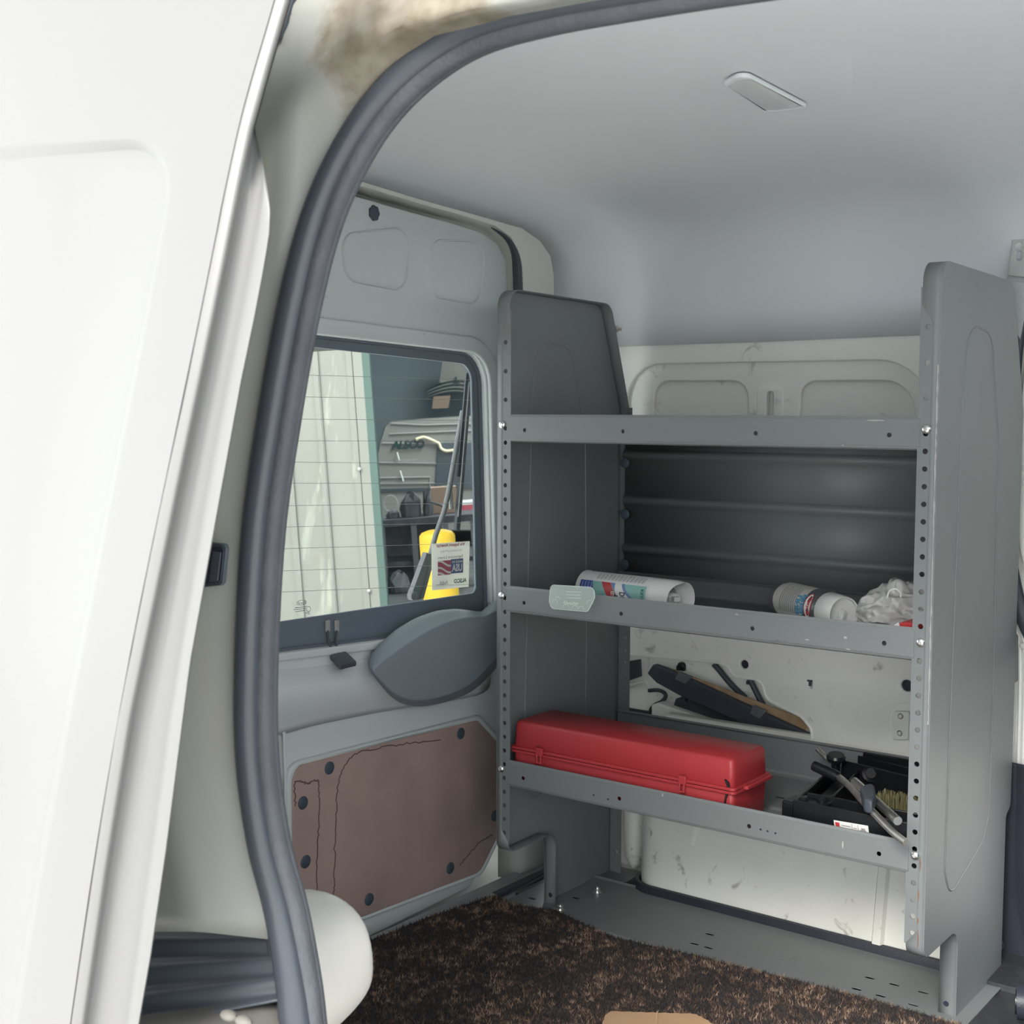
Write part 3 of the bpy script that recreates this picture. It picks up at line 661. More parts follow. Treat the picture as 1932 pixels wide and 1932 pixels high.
# ------------------------------------------------------------------ near side: jamb, seal, sliding door
seal_px = [(600, 2150), (588, 2040), (577, 1932), (567, 1850), (543, 1720), (509, 1590), (487, 1430), (485, 1250), (499, 1000), (527, 800), (562, 600), (601, 440), (648, 322), (716, 212), (800, 128), (900, 66), (1030, 28), (1180, 0), (1380, -32), (1700, -75), (2100, -120)]
def offs(i, d):
    x0, y0 = seal_px[max(i-1, 0)]; x1, y1 = seal_px[min(i+1, len(seal_px)-1)]; l = math.hypot(x1-x0, y1-y0)
    return (seal_px[i][0]+d*(-(y1-y0))/l, seal_px[i][1]+d*(x1-x0)/l)
def seal_line(d, off): return smoothpath([pxs(*offs(i, d), off) for i in range(len(seal_px))], 6)
mb = MB()
A_ = seal_line(-17, -.006)
nA = len(A_); rad = [.0122+.0035*max(0, min(1, (nA*.22-i)/(nA*.12))) for i in range(nA)]
mb.tube(A_, rad, 14)
trim1 = mk('trim_1', mb, M['rubber'], ang=80, kind='structure')
B_ = seal_line(14, .004); C_ = seal_line(29, .009)
mb = MB(); mb.tube(B_, .0105, 12); mk('seal_grip', mb, M['rubber2'], parent=trim1, ang=80)
mb = MB(); mb.tube(C_, .0055, 10); mk('seal_lip', mb, M['rubber2'], parent=trim1, ang=80)
mb = MB(); mb.tube(seal_line(-34, .004), .009, 10); mk('seal_base', mb, M['rubber'], parent=trim1, ang=80)

def seal_x(py):
    best = 1500
    for (x0, y0), (x1, y1) in zip(seal_px, seal_px[1:]):
        if y1 <= py <= y0: return x0+(x1-x0)*(py-y0)/(y1-y0)
    return best
rows = [-60, -35, -15, 0, 12, 28, 45, 66, 95, 128, 165, 212, 262, 322, 380, 440, 520, 600, 700, 800, 900, 1000, 1120, 1250, 1340, 1430, 1510, 1590, 1660, 1720, 1757]
mb = MB(); NCOL = 15; G = []
for py in rows:
    xs_ = seal_x(py)-12; xl = min(560-(py+60)*.165, xs_-60)-130; row = []
    for j in range(NCOL):
        t = j/(NCOL-1); x = xl+(xs_-xl)*t; y = py+(18*max(0, (t-.6)/.4) if py == rows[-1] else 0)
        dx = (xs_-x); off = -.046*min(1, dx/170)
        rx = 552-(py-150)*.055
        if py < 450 and abs(x-rx) < 26: off -= .004*(1-abs(x-rx)/26)
        row.append(pxs(x, y, off))
    G.append(row)
for i in range(len(G)-1):
    for j in range(NCOL-1):
        q_ = [G[i][j], G[i+1][j], G[i+1][j+1], G[i][j+1]]
        xs_ = seal_x(rows[i])-12; xl = min(560-(rows[i]+60)*.165, xs_-60)-130; xm = xl+(xs_-xl)*(j+.5)/(NCOL-1)
        mb.add(q_, [(0, 1, 2, 3)], 0)
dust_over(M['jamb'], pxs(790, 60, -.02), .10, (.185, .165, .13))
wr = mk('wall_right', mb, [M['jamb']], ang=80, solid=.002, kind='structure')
# inner skin of this side, rear of the opening
mb = MB(); R = []
for x in (-.2, .1, .40):
    R.append([Vector((x, y, z)) for y, z in ((-1.045, -.02), (-1.05, .4), (-1.05, .75), (-1.035, .95), (-1.0, 1.10), (-.96, 1.22))])
mb.rings(R, closed=False, cap=False)
bk = [p+Vector((0, .012, 0)) for p in seal_line(4, .004)]
mb2 = [Vector((.35, min(p.y, -.98), min(p.z, 1.22))) for p in bk if p.z < 1.19]
bk = [p for p in bk if p.z < 1.19]
mb.rings([[p for p in bk], mb2], closed=False, cap=False)
mk('inner_skin', mb, M['white'], parent=wr, solid=.002)
# striker recess
o = [pxs(x, y, -.027) for x, y in ((380, 1020), (430, 1026), (433, 1034), (427, 1098), (422, 1104), (374, 1109))]
mb = MB(); mb.prism(o, (0, -.004, 0)); cc = sum(o, Vector())/6
i_ = [cc+(p-cc)*.86+Vector((0, -.0048, 0)) for p in o]; mb.prism(i_, (0, .002, 0), 1)
mb.prism([pxs(x, y, -.0332) for x, y in ((402, 1040), (418, 1042), (412, 1096), (396, 1098))], (0, -.001, 0), 0)
mk('striker_recess', mb, [M['black'], M['ink']], parent=wr, bevel=.001, label='black latch striker recess')
# dark end of the roof track
mb = MB(); mb.prism([pxs(x, y, -.054) for x, y in ((514, 78), (524, 70), (534, 45), (552, -10), (575, -60), (520, -60))], (0, .01, 0)); mk('track_end', mb, M['black'], parent=wr, bevel=.002)
mb = MB(); mb.tube([pxs(x, y, -.02) for x, y in ((630, -40), (665, -14), (700, -6), (730, -12), (770, -45))], .010, 10); mk('track_end', mb, M['black'], parent=wr)
# near wheel arch box (sunlit white)
lp = [(470, 1672), (585, 1679), (622, 1691), (655, 1714), (679, 1748), (690, 1788), (694, 1830), (692, 1862), (683, 1885), (660, 1915), (636, 1938), (600, 1975), (470, 1990)]
R0 = pxl(lp, 'Y', -.93); cc = sum(R0, Vector())/len(R0)
mb = MB()
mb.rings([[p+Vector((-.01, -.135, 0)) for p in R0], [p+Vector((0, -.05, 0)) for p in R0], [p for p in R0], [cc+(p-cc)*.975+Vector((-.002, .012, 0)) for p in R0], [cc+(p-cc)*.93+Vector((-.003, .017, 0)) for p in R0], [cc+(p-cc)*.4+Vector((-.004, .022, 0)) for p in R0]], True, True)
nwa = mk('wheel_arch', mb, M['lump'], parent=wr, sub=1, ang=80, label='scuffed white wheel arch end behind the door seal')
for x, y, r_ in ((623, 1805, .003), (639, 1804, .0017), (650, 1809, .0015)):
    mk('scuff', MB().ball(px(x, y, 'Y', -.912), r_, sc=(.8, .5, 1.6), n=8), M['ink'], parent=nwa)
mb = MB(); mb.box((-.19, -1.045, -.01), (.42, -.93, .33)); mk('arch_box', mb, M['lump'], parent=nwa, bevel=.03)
# ribbed black step moulding and the dusty sill under it
mb = MB(); R = []
nA_ = 19
for i in range(nA_):
    t = i/(nA_-1); bump = .003*math.cos(t*4*2*PI)*(0 if i in (0,) else 1)
    a = pxs(215+20*t, 1722+(1945-1722)*t, -.028-.06*t); b = pxs(535+15*t, 1740+(1886-1740)*t, .010-.02*t)
    R.append([a.lerp(b, k/7)+Vector((0, -bump, bump*.6)) for k in range(8)])
mb.rings(R, closed=False, cap=False)
st = mk('step_moulding', mb, M['dirtyblack'], parent=wr, sub=1, solid=.002, ang=80)
mb = MB(); R = []
for i in range(5):
    t = i/4
    a = pxs(225, 1925+130*t, -.10-.05*t); b = pxs(548+14*t, 1878+110*t, .004-.03*t)
    R.append([a.lerp(b, k/5) for k in range(6)])
mb.rings(R, closed=False, cap=False)
sl = mk('side_sill', mb, M['sand'], parent=wr, solid=.002)
for x, y in ((432, 1916), (460, 1927)):
    mb = MB(); mb.ball(pxs(x, y, -.083), .006, sc=(1.5, 1, .7)); mk('rivet', mb, M['sand'], parent=sl)

# sliding door, pushed back outside the body
d2 = thing('door_2', pxs(200, 1932, -.17), kind='structure')
d2.location.z = .35
edge_px = [(-200, 600), (0, 547), (120, 512), (245, 477), (330, 459), (500, 426), (700, 385), (900, 343), (1060, 311), (1350, 251), (1650, 203), (1932, 162), (2200, 125)]
def lerp_tab(tab, y): return float(np.interp(y, [a for a, b in tab], [b for a, b in tab]))
sil = [(-200, 606), (0, 549), (235, 480), (252, 480), (275, 488), (300, 496), (340, 505), (390, 511), (430, 511), (500, 500), (600, 481), (720, 456), (1000, 405), (1250, 360), (1600, 315), (1800, 286), (1932, 263), (2200, 222)]
grey_w = [(-200, 2), (235, 3), (300, 30), (345, 42), (430, 44), (700, 46), (1000, 52), (1300, 66), (1600, 74), (1932, 76), (2200, 80)]
mb = MB(); R = []
for py in list(range(-200, 2201, 40)):
    e = lerp_tab(edge_px, py); s_ = max(lerp_tab(sil, py), e+3); g = min(e+lerp_tab(grey_w, py), s_-1)
    t = max(0, min(1, (py-235)/120))
    P = [pxs(e-46, py, -.1680), pxs(e-12, py, -.1698), pxs(e-4, py, -.167), pxs(e, py, -.162), pxs(e+(g-e)*.15, py, -.157+.012*(1-t)), pxs(e+(g-e)*.5, py, -.152+.008*(1-t)), pxs(g, py, -.151+.008*(1-t)), pxs(g+(s_-g)*.3, py, -.156+.01*(1-t)), pxs(s_-2, py, -.154+.01*(1-t)), pxs(s_, py, -.146+.01*(1-t)), pxs(s_-4, py, -.12)]
    R.append(P)
mb.rings(R, closed=False, cap=False)
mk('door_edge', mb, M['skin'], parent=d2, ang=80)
# skin with a pressed blank window
I_ = [(-400, 372), (-200, 330), (0, 308), (90, 300), (180, 292), (250, 286), (278, 292), (297, 308), (307, 335), (308, 372), (298, 440), (262, 630), (222, 830), (144, 1230), (78, 1590), (20, 1932), (-25, 2200)]
wid = [34, 30, 27, 25, 23, 20, 15, 10, 7, 6, 5, 5, 5, 6, 6, 6, 6]
Oq = [(-400, -420), (-200, -340), (0, -200), (150, -200), (300, -200), (450, -200), (520, -200), (570, -200), None, None, None, None, None, None, None, None, None]
rowsI = []; rowsO = []; rowsB = []
nrm = [(0, -1)]*6+[(.4, -.9), (.75, -.65), (.95, -.3)]+[(1, -.1)]*8
ey = [-200, -80, 60, 200, 330, 560, 800, 1230, 1590, 1932, 2200]
bpts = [(-400, -200), (-200, -200), (0, -200), (150, -200), (300, -200), (430, -200), (lerp_tab(edge_px, -200)-30, -200)]+[(lerp_tab(edge_px, y)-30, y) for y in (0, 200, 372, 440, 630, 830, 1230, 1590, 1932, 2200)]
mb = MB(); Ii = [pxs(x, y, -.1625) for x, y in I_]; Om = [pxs(x+n_[0]*w*.3, y+n_[1]*w*.3, -.1632) for (x, y), n_, w in zip(I_, nrm, wid)]; Oo = [pxs(x+n_[0]*w, y+n_[1]*w, -.1695) for (x, y), n_, w in zip(I_, nrm, wid)]
O2 = [pxs(x+n_[0]*(w+10), y+n_[1]*(w+10), -.170) for (x, y), n_, w in zip(I_, nrm, wid)]
Bb = [pxs(x, y, -.170) for x, y in bpts]
def rs(A): return smoothpath(A, 4)
A0, A1, A2, A3, A4 = rs(Ii), rs(Om), rs(Oo), rs(O2), rs(Bb)
mid = [[a.lerp(b, k/4) for a, b in zip(A3, A4)] for k in range(1, 5)]
mb.rings([A0, A1, A2, A3]+mid, closed=False, cap=False)
left = [pxs(-420+(x+420)*0-((1932-y)*0), y, -.1625) for x, y in I_]
lft = [pxs(min(-400, x-10), min(max(y, 372), 2200), -.1625) for x, y in I_]
A5 = rs(lft)
mb.rings([A0]+[[a.lerp(b, k/5) for a, b in zip(A0, A5)] for k in range(1, 6)], closed=False, cap=False)
col0 = [A5[0]] if False else [A0[0], A1[0], A2[0], A3[0]]+[m_[0] for m_ in mid]
mb.rings([col0, [Vector((-.35, p.y, p.z)) for p in col0]], closed=False, cap=False)
mb.rings([A5, [Vector((-.35, p.y, p.z)) for p in A5]], closed=False, cap=False)
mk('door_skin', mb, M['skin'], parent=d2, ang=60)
# ------------------------------------------------------------------ shelving unit
SH = [.946, .639, .321]; LIP = .048; XW = .75; DEP = .385
shu = thing('shelving_unit', (.375, .2, 0), label='grey steel shelving unit with three lipped shelves and punched end panels', cat='shelving')
prof = fil([(0, 1.168), (.325, 1.162), (.400, .955), (.400, .285), (.375, .275), (.375, .0), (.150, .0), (.150, .150), (.0, .148), (0, .19), (0, 1.08), (0, 1.105)],
           [.03, .03, .05, .015, .015, .0, .004, .030, .022, 0, 0, 0], 7)
bead = fil([(.100, .98), (.118, 1.085), (.225, 1.075), (.275, .90), (.285, .50), (.282, .30), (.255, .262), (.105, .215), (.078, .26), (.088, .60)],
           [.05, .045, .045, .08, .05, .04, .03, .03, .03, .2], 7)
def end_panel(X, s, lab):
    """X = plane of the sheet, s = direction of its folded edges"""
    P = MB(); w = .010
    cu = plate([prof], 'X', X, .002, .0, mb=P)
    pr = [Vector((X, p.x, p.y)) for p in prof]
    n = len(pr)
    # rounded fold all round, wider on the leg, notch and top
    R0, R1, R2, R3 = [], [], [], []
    cc = Vector((X, .2, .55))
    for i in range(n):
        p = pr[i]; a = pr[i-1]; b = pr[(i+1) % n]; d = (b-a).normalized(); nr = Vector((0, d.z, -d.y))
        test = p+nr*.004
        R0.append(p-Vector((0, 0, 0))); R1.append(p+nr*-.0+Vector((s*.003, 0, 0))); R2.append(p+Vector((s*.008, 0, 0)))
        z = p.z; y = p.y
        ww = .026 if (z < .185 and y < .2) or z > 1.10 else (.010 if y < .02 else .024)
        if z < .004: ww = .010
        R3.append(p+Vector((s*ww, 0, 0)))
    k0 = 0
    vs = R0+R2+R3
    fs = []
    for i in range(n):
        j = (i+1) % n; fs += [(i, j, n+j, n+i), (n+i, n+j, 2*n+j, 2*n+i)]
    P.add(vs, fs)
    o = mk('end_panel', P, M['shelf'], parent=shu, bevel=.004, seg=3, solid=.0016, ang=50, label=lab)
    # punched front flange
    hs = []; z = .185
    while z < 1.13: hs.append(z); z += .0254 if z < .90 else .0508
    f = perf(lambda u, v: Vector((X+s*v, .0005, u)), 0.168, 1.115, [(.0098, .0285, [(h, .0165, .0040, .0040) for h in hs])])
    mk('front_flange', f, M['shelf'], parent=o, solid=.0018, smooth=False)
    hs2 = [.06+.0254*i for i in range(36)]
    f = perf(lambda u, v: Vector((X+s*v, DEP+.012 if u > .29 else DEP-.012, u)), .30, .96, [(.006, .032, [(h, .022, .0036, .0036) for h in hs2 if .31 < h < .95])])
    f = perf(lambda u, v: Vector((X+s*v, .374, u)), .004, .285, [(.004, .030, [(h, .020, .0036, .0036) for h in (.05,)])], mb=f)
    mk('back_flange', f, M['shelf'], parent=o, solid=.0018, smooth=False)
    b = MB(); b.tube([Vector((X-(s*.0012), p.x, p.y)) for p in bead], .0022, 8, loop=True, ry=.0022)
    b.tube([Vector((X+(s*.0012), p.x, p.y)) for p in bead], .0022, 8, loop=True)
    mk('pressed_bead', b, M['shelf'], parent=o)
    return o
eL = end_panel(-.020, 1, 'left end panel')
eR = end_panel(.775, -1, 'right end panel')
# worn bright corner and rust on the right post
rnd = random.Random(8)
mb = MB(); zz = [.50+.52*i/60 for i in range(61)]
mb.tube([Vector((.7738+rnd.uniform(-.0003, .0003), -.0004, z)) for z in zz], [rnd.uniform(.0006, .0018) for z in zz], 6); mk('worn_edge', mb, M['shelfdark'], parent=eR)
for z, h in ((.165, .03), (.20, .012), (.235, .02), (.28, .025)):
    mb = MB(); x = .7655+.003*rnd.random(); mb.tube([(x, -.0004, z), (x+.0006, -.0006, z+h*.5), (x-.0004, -.0004, z+h)], [.0006, .0013, .0004], 5); mk('rust_mark', mb, M['rust'], parent=eR)
for X, s, e in ((-.02, 1, eL), (.775, -1, eR)):
    mb = MB(); mb.lathe((X+s*.014, .1495, .024), (0, -1, 0), [(.0045, 0), (.0044, .0006)], 14); mk('foot_hole', mb, M['ink'], parent=e)
    mb = MB(); mb.beam((X-s*.006, .152, .004), (X-s*.006, .374, .004), .014, .003); mk('foot_weld', mb, M['shelf'], parent=e, bevel=.001)
# shelves
def shelf(zt, back, name_lab):
    zb = zt-LIP
    sh_ = MB()
    hx = (.040, .245, .490, .705)
    perf(lambda u, v: Vector((u, -.0008, v)), 0, XW, [(zb+.006, zt-.004, [(h, zb+.021, .0036, .0036) for h in hx])], mb=sh_)
    pr = [(-.0008, zt-.004), (.0008, zt), (.0045, zt-.0005), (.005, zt-.006)]
    sh_.rings([[Vector((x, y, z)) for y, z in pr] for x in (0, XW)], closed=False, cap=False)
    pr = [(-.0008, zb+.006), (.0005, zb+.002), (.005, zb), (.012, zb), (.16, zb), (.165, zb-.004), (.175, zb-.004), (.180, zb), (.365, zb), (.372, zb+.003), (.374, zb+.008), (.374, zb+back-.003), (.371, zb+back), (.366, zb+back-.002)]
    sh_.rings([[Vector((x, y, z)) for y, z in pr] for x in (0, XW)], closed=False, cap=False)
    for x in (0, XW):
        sh_.add([(x, .0, zb), (x, .372, zb), (x, .372, zb+.03), (x, .0, zb+.03)], [(0, 1, 2, 3)])
    return mk('shelf', sh_, M['shelf'], parent=shu, solid=.0014, smooth=False)
sA, sB, sC = shelf(SH[0], .03, ''), shelf(SH[1], .040, ''), shelf(SH[2], .075, '')
# small slots pressed in the low shelf, rubbed edge marks on the lips
for x, y in ((1482, 1462), (1472, 1505)):
    c = px(x, y, 'Z', SH[2]-LIP+.001); mb = MB(); mb.box(c+Vector((-.007, -.002, 0)), c+Vector((.007, .002, .0006)))
    mk('shelf_slot', mb, M['ink'], parent=sC)
def rubs(sh_, zt, spots):
    for x, y, w, h in spots:
        mb = MB(); c = px(x, y, 'Y', -.0022); mb.lathe(c, (0, -1, 0), [(h*.5, 0), (h*.3, .0002)], 8); mb.v[-16:] = [Vector((c.x+(p.x-c.x)*w/h, p.y, p.z)) for p in mb.v[-16:]]
        mk('rub_mark', mb, M['shelfdark'], parent=sh_)
rubs(sA, SH[0], [(1652, 793, .030, .0022), (1590, 840, .004, .002)])
rubs(sB, SH[1], [(1595, 1203, .006, .004), (1523, 1207, .008, .002), (1600, 1225, .008, .002), (1390, 1159, .006, .002)])
rubs(sC, SH[2], [(1590, 1594, .003, .012), (1250, 1500, .003, .006)])
for x, y in ((1120, 1500), (1147, 1508), (1435, 1565), (1448, 1568), (1463, 1572)):
    c = px(x, y, 'Y', -.0020); mb = MB(); mb.ball(c, .0022, sc=(1., .2, .8), n=7)
    mk('chipped_paint', mb, M['ink'], parent=sC)
# ribbed back sheet
pr = [(.376, .60)]
for zc in (.680, .777, .868):
    pr += [(.376, zc-.016), (.372, zc-.010), (.366, zc-.004), (.366, zc+.002), (.372, zc+.007), (.376, zc+.010)]
pr += [(.376, .925)]
mb = MB(); mb.rings([[Vector((x, y, z)) for y, z in pr] for x in (.010, .745)], closed=False, cap=False)
back = mk('back_sheet', mb, M['shelf'], parent=shu, solid=.0014, ang=40)
for x, y in ((1180, 873), (1180, 970), (1179, 1065)):
    c = px(x, y, 'Y', .366); mb = MB(); mb.lathe(c, (0, -1, 0), [(.0105, 0), (.0105, .003), (.008, .0045)], 18); mk('plug', mb, M['plug'], parent=eL)
# base tray with slots
slots = [(1338, 1764), (1366, 1768), (1305, 1785), (1335, 1790), (1648, 1840), (1695, 1852), (1620, 1864), (1665, 1877), (1727, 1893), (1750, 1866)]
SP = sorted([px(x, y, 'Z', .006) for x, y in slots]+[Vector((-.045, .20, 0)), Vector((.015, .20, 0)), Vector((-.05, .155, 0))], key=lambda p: p.y)
rowA = [(p.x, .150, .0085, .0042) for p in SP if p.y < .180]; rowB = [(p.x, .205, .0085, .0042) for p in SP if p.y >= .180]
def spread_(r):
    r = sorted(r); out = []
    for h in r:
        if not out or h[0]-out[-1][0] > .0265: out.append(h)
    return out
mb = perf(lambda u, v: Vector((u, v, .0065)), -.085, .772, [(.10, .178, spread_(rowA)), (.178, .235, spread_(rowB)), (.235, .300, [])])
mb.rings([[Vector((x, y, z)) for y, z in ((.300, .0065), (.318, .008), (.322, .012))] for x in (-.085, .772)], closed=False, cap=False)
mb.rings([[Vector((x, y, z)) for y, z in ((.30, .0065), (.39, .0065))] for x in (-.085, .045)], closed=False, cap=False)
mb.rings([[Vector((x, y, z)) for y, z in ((.10, .0065), (.098, .004), (.098, .001))] for x in (-.085, .772)], closed=False, cap=False)
mb.rings([[Vector((x, y, .0065)) for y in (.098, .40)] for x in (.76, .80)], closed=False, cap=False)
tray = mk('base_tray', mb, M['shelf'], parent=shu, solid=.0014, smooth=False)
# bolts
sc0 = MB(); o = Vector((-.010, -.0010, SH[0]-.018)); sc0.lathe(o, (0, -1, 0), [(.0068, 0), (.0066, .0018), (.0050, .0036), (.0026, .0044), (.0022, .0034), (.0004, .0034)], 16)
sc0.box(o+Vector((-.0035, -.0046, -.0006)), o+Vector((.0035, -.0038, .0006)))
s0 = mk('bolt', sc0, M['zinc'], parent=shu)
for X, z in ((-.010, SH[1]-.018), (-.010, SH[2]-.018), (.760, SH[0]-.018), (.760, SH[1]-.020), (.760, SH[2]-.018)):
    dup(s0, shu, (X+.010, 0, z-(SH[0]-.018)))
for x, y in ((1127, 1683), (1057, 1716)):
    c = px(x, y, 'Z', .0075); mb = MB(); mb.lathe(c, (0, 0, 1), [(.0115, 0), (.0115, .0015), (.0070, .0016), (.0070, .008), (.0042, .008), (.0042, .012), (.0005, .013)], 12); mk('bolt', mb, M['zinc'], parent=shu)
c = px(1158, 621, 'X', -.013); mb = MB(); mb.lathe(c+Vector((-.004, 0, 0)), (1, .2, 0), [(.010, 0), (.010, .002), (.007, .002), (.007, .012), (.004, .013), (.004, .020)], 10); mk('bolt', mb, M['steel'], parent=shu)
for (x, y) in ((1173, 732),):
    c = px(x, y, 'X', -.0185); mb = MB(); mb.lathe(c, (1, 0, 0), [(.0038, 0), (.0036, .001)], 14); mk('rivet', mb, M['pwhite'], parent=shu)
# tie bracket to the roof rail
b0 = pxl([(1911, 443), (1953, 452), (1947, 525), (1902, 520)], 'Y', .405)
hole = px(1922, 465, 'Y', .405); h2 = px(1923, 483, 'Y', .405)
ol = fil([(p.x, p.z) for p in b0], .003)
mb = plate([ol, circ(hole.x, hole.z, .0068, 14), fil([(h2.x-.0045, h2.z-.008), (h2.x+.0045, h2.z-.008), (h2.x+.0045, h2.z+.008), (h2.x-.0045, h2.z+.008)], .0044, 4)], 'Y', .405, .003, .001)
mb.add(pxl([(1902, 520), (1947, 525)], 'Y', .4065)+pxl([(1896, 530), (1945, 536)], 'Y', .385), [(0, 1, 3, 2)])
mb.add(pxl([(1896, 530), (1945, 536)], 'Y', .385)+pxl([(1916, 625), (1925, 640)], 'Y', .385), [(0, 1, 3, 2)])
mk('tie_bracket', mb, mat('galvanised_bracket', (.40, .43, .42), .5, .2), parent=shu)

# ------------------------------------------------------------------ things on the shelves
# red case on the low shelf
zs = SH[2]-LIP+.001
x0, x1 = .004, .455; y0, y1 = .012, .137; zsm = zs+.066; ztop = zs+.118
case = thing('tool_case', (.227, .07, zs), label='long red plastic case with a cracked corner on the lowest shelf', cat='case')
def taper(z0, z1, in0, in1, r=.008, n=5):
    def ring(z, i): return [Vector((p.x, p.y, z)) for p in rrect(x0+i, y0+i, x1-i, y1-i, r, n)]
    m_ = MB(); m_.rings([ring(z0+.004, in0+.004) if False else ring(z0, in0+.003), ring(z0+.004, in0), ring(z1-.005, in1), ring(z1, in1+.004)], True, True); return m_
mk('case_body', taper(zs, zsm, .004, .002), M['red'], parent=case, ang=50)
mk('case_lid', taper(zsm+.001, ztop, .002, .004), M['red'], parent=case, ang=50)
mb = MB()
for z, h in ((zsm-.005, .005), (zsm+.001, .005)):
    mb.rings([[Vector((p.x, p.y, z)) for p in rrect(x0-.003, y0-.003, x1+.003, y1+.003, .008)], [Vector((p.x, p.y, z+h)) for p in rrect(x0-.003, y0-.003, x1+.003, y1+.003, .008)]], True, True)
mb.rings([[Vector((p.x, p.y, z)) for p in rrect(x1-.002, y0+.03, x1+.010, y1-.005, .004)] for z in (zsm-.002, zsm+.004)], True, True)
rim = mk('case_rim', mb, M['red'], parent=case, bevel=.001)
for x, y in ((1018, 1416), (1288, 1474)):
    c = px(x, y, 'Y', y0-.004); c.z = zsm
    mb = MB(); mb.box(c+Vector((-.007, -.003, -.002)), c+Vector((.007, .002, .012))); mb.box(c+Vector((-.0052, -.004, -.014)), c+Vector((-.0030, .001, .0))); mb.box(c+Vector((.0030, -.004, -.014)), c+Vector((.0052, .001, .0))); mb.box(c+Vector((-.0052, -.004, -.016)), c+Vector((.0052, .001, -.013)))
    mk('latch', mb, M['red'], parent=case, bevel=.001)
mb = MB(); cp = [px(x, y, 'Y', y0-.0005) for x, y in ((1366, 1470), (1373, 1476), (1375, 1484), (1369, 1490), (1372, 1498), (1368, 1508), (1366, 1520), (1364, 1520), (1366, 1507), (1368, 1498), (1365, 1490), (1371, 1483), (1368, 1477))]
dxx = (x1-.006)-px(1377, 1480, 'Y', y0).x
mb.prism([p+Vector((dxx, -.0012, 0)) for p in cp], (0, .004, 0)); mk('crack', mb, M['crack'], parent=case)

# spray cans: a lathe with printed bands wrapped on it
def basis(a, b):
    a = Vector(a); b = Vector(b); d = (b-a).normalized(); u = Vector((0, 0, 1)); u = (u-d*u.dot(d)).normalized(); w = d.cross(u); return a, d, u, w
def wrap(a, d, u, w, r, h, t): return a+d*h+(u*math.cos(t)+w*math.sin(t))*r
def patch(B, r, h0, h1, t0, t1, mb=None, m=0, hf0=None, hf1=None, n=14, nh=6):
    a, d, u, w = B; mb = mb or MB(); R = []
    for i in range(n+1):
        t = t0+(t1-t0)*i/n; q = i/n
        A = h0 if hf0 is None else hf0(q); Bq = h1 if hf1 is None else hf1(q)
        R.append([wrap(a, d, u, w, r, A+(Bq-A)*j/nh, t) for j in range(nh+1)])
    return mb.rings(R, closed=False, cap=False, m=m)
def wraptext(B, r, s, hc, hh, t0, t1, mb, along_axis=False, bold=0., shear=0., m=0):
    """letters on the can; baseline runs round the can (or along its axis)"""
    a, d, u, w = B; uv, fs = text_geo(s, bold, 0., shear)
    if along_axis: P = [wrap(a, d, u, w, r, hc+hh*p, t0+(t1-t0)*q) for p, q in uv]
    else: P = [wrap(a, d, u, w, r, hc+hh*q, t0+(t1-t0)*p) for p, q in uv]
    mb.add(P, fs, m); return mb
zc = SH[1]-LIP+.0015
# left can
r = .0335
A = Vector((.070, .150, zc+r)); B = Vector((.300, .128, zc+r)); BB = basis(A, B); a, d, u, w = BB
sgn = 1 if (u*math.cos(1.)+w*math.sin(1.)).y < 0 else -1   # turn angle towards the viewer
can = thing('spray_can', (A+B)/2-Vector((0, 0, r)), label='white disinfectant spray can with teal and blue label lying beside the clear tag', cat='spray can', group='spray cans on the middle shelf')
mb = MB(); mb.lathe(A, d, [(.020, .004), (.028, .001), (.031, .0), (.0335, .003), (.0335, .006), (.0325, .009), (.0325, .166), (.0315, .170)], 32); mk('can_body', mb, M['canwhite'], parent=can)
mb = MB(); R = []
for h, rr in ((.166, .0320), (.170, .0325), (.205, .0322), (.224, .0300)):
    R.append([wrap(a, d, u, w, rr, h-(.022*max(0, math.cos(t-1.5*sgn)-.25) if h > .2 else 0), t) for t in [2*PI*j/32 for j in range(32)]])
R.append([wrap(a, d, u, w, .024, .216-(.022*max(0, math.cos(2*PI*j/32-1.5*sgn)-.25)), 2*PI*j/32) for j in range(32)])
R.append([wrap(a, d, u, w, .022, .190, 2*PI*j/32) for j in range(32)])
mb.rings(R, True, False); cap = mk('cap', mb, M['pwhite'], parent=can, ang=40)
mb = MB(); mb.lathe(a+d*.186, d, [(.010, 0), (.010, .022), (.006, .026), (.0005, .026)], 12); mb.beam(a+d*.20+u*.0-w*0, a+d*.222+(u*math.cos(1.5*sgn)+w*math.sin(1.5*sgn))*.018, .012, .009, u); mk('nozzle', mb, M['canwhite'], parent=cap, bevel=.002)
rr = .0329; t0, t1 = .95*sgn, 2.3*sgn
mb = patch(BB, rr, .012, .162, t0, t1); mk('label_field', mb, M['teal'], parent=can)
mb = patch(BB, rr+.0003, .012, .042, t0, t1, hf1=lambda q: .040+.012*q); mk('label_band', mb, M['blue'], parent=can)
mb = MB(); 
for i in range(4):
    patch(BB, rr+.0005, .016+.007*i, .0195+.007*i, t0+.05*sgn, t1, mb=mb)
mk('label_lines', mb, M['blue2'], parent=can)
mb = patch(BB, rr+.0004, .062, .082, t0, t1, hf0=lambda q: .060+.030*q, hf1=lambda q: .080+.034*q); mk('label_band', mb, M['lred'], parent=can)
mb = patch(BB, rr+.0004, .083, .11, t0, t1, hf0=lambda q: .081+.034*q, hf1=lambda q: .113+.055*q*q+.01*q); mk('label_band', mb, M['blue2'], parent=can)
mb = patch(BB, rr+.0007, .09, .11, t0, t1, hf0=lambda q: .092+.034*q-.01*math.sin(q*PI), hf1=lambda q: .107+.050*q*q+.008*q); mk('label_band', mb, M['pwhite'], parent=can)
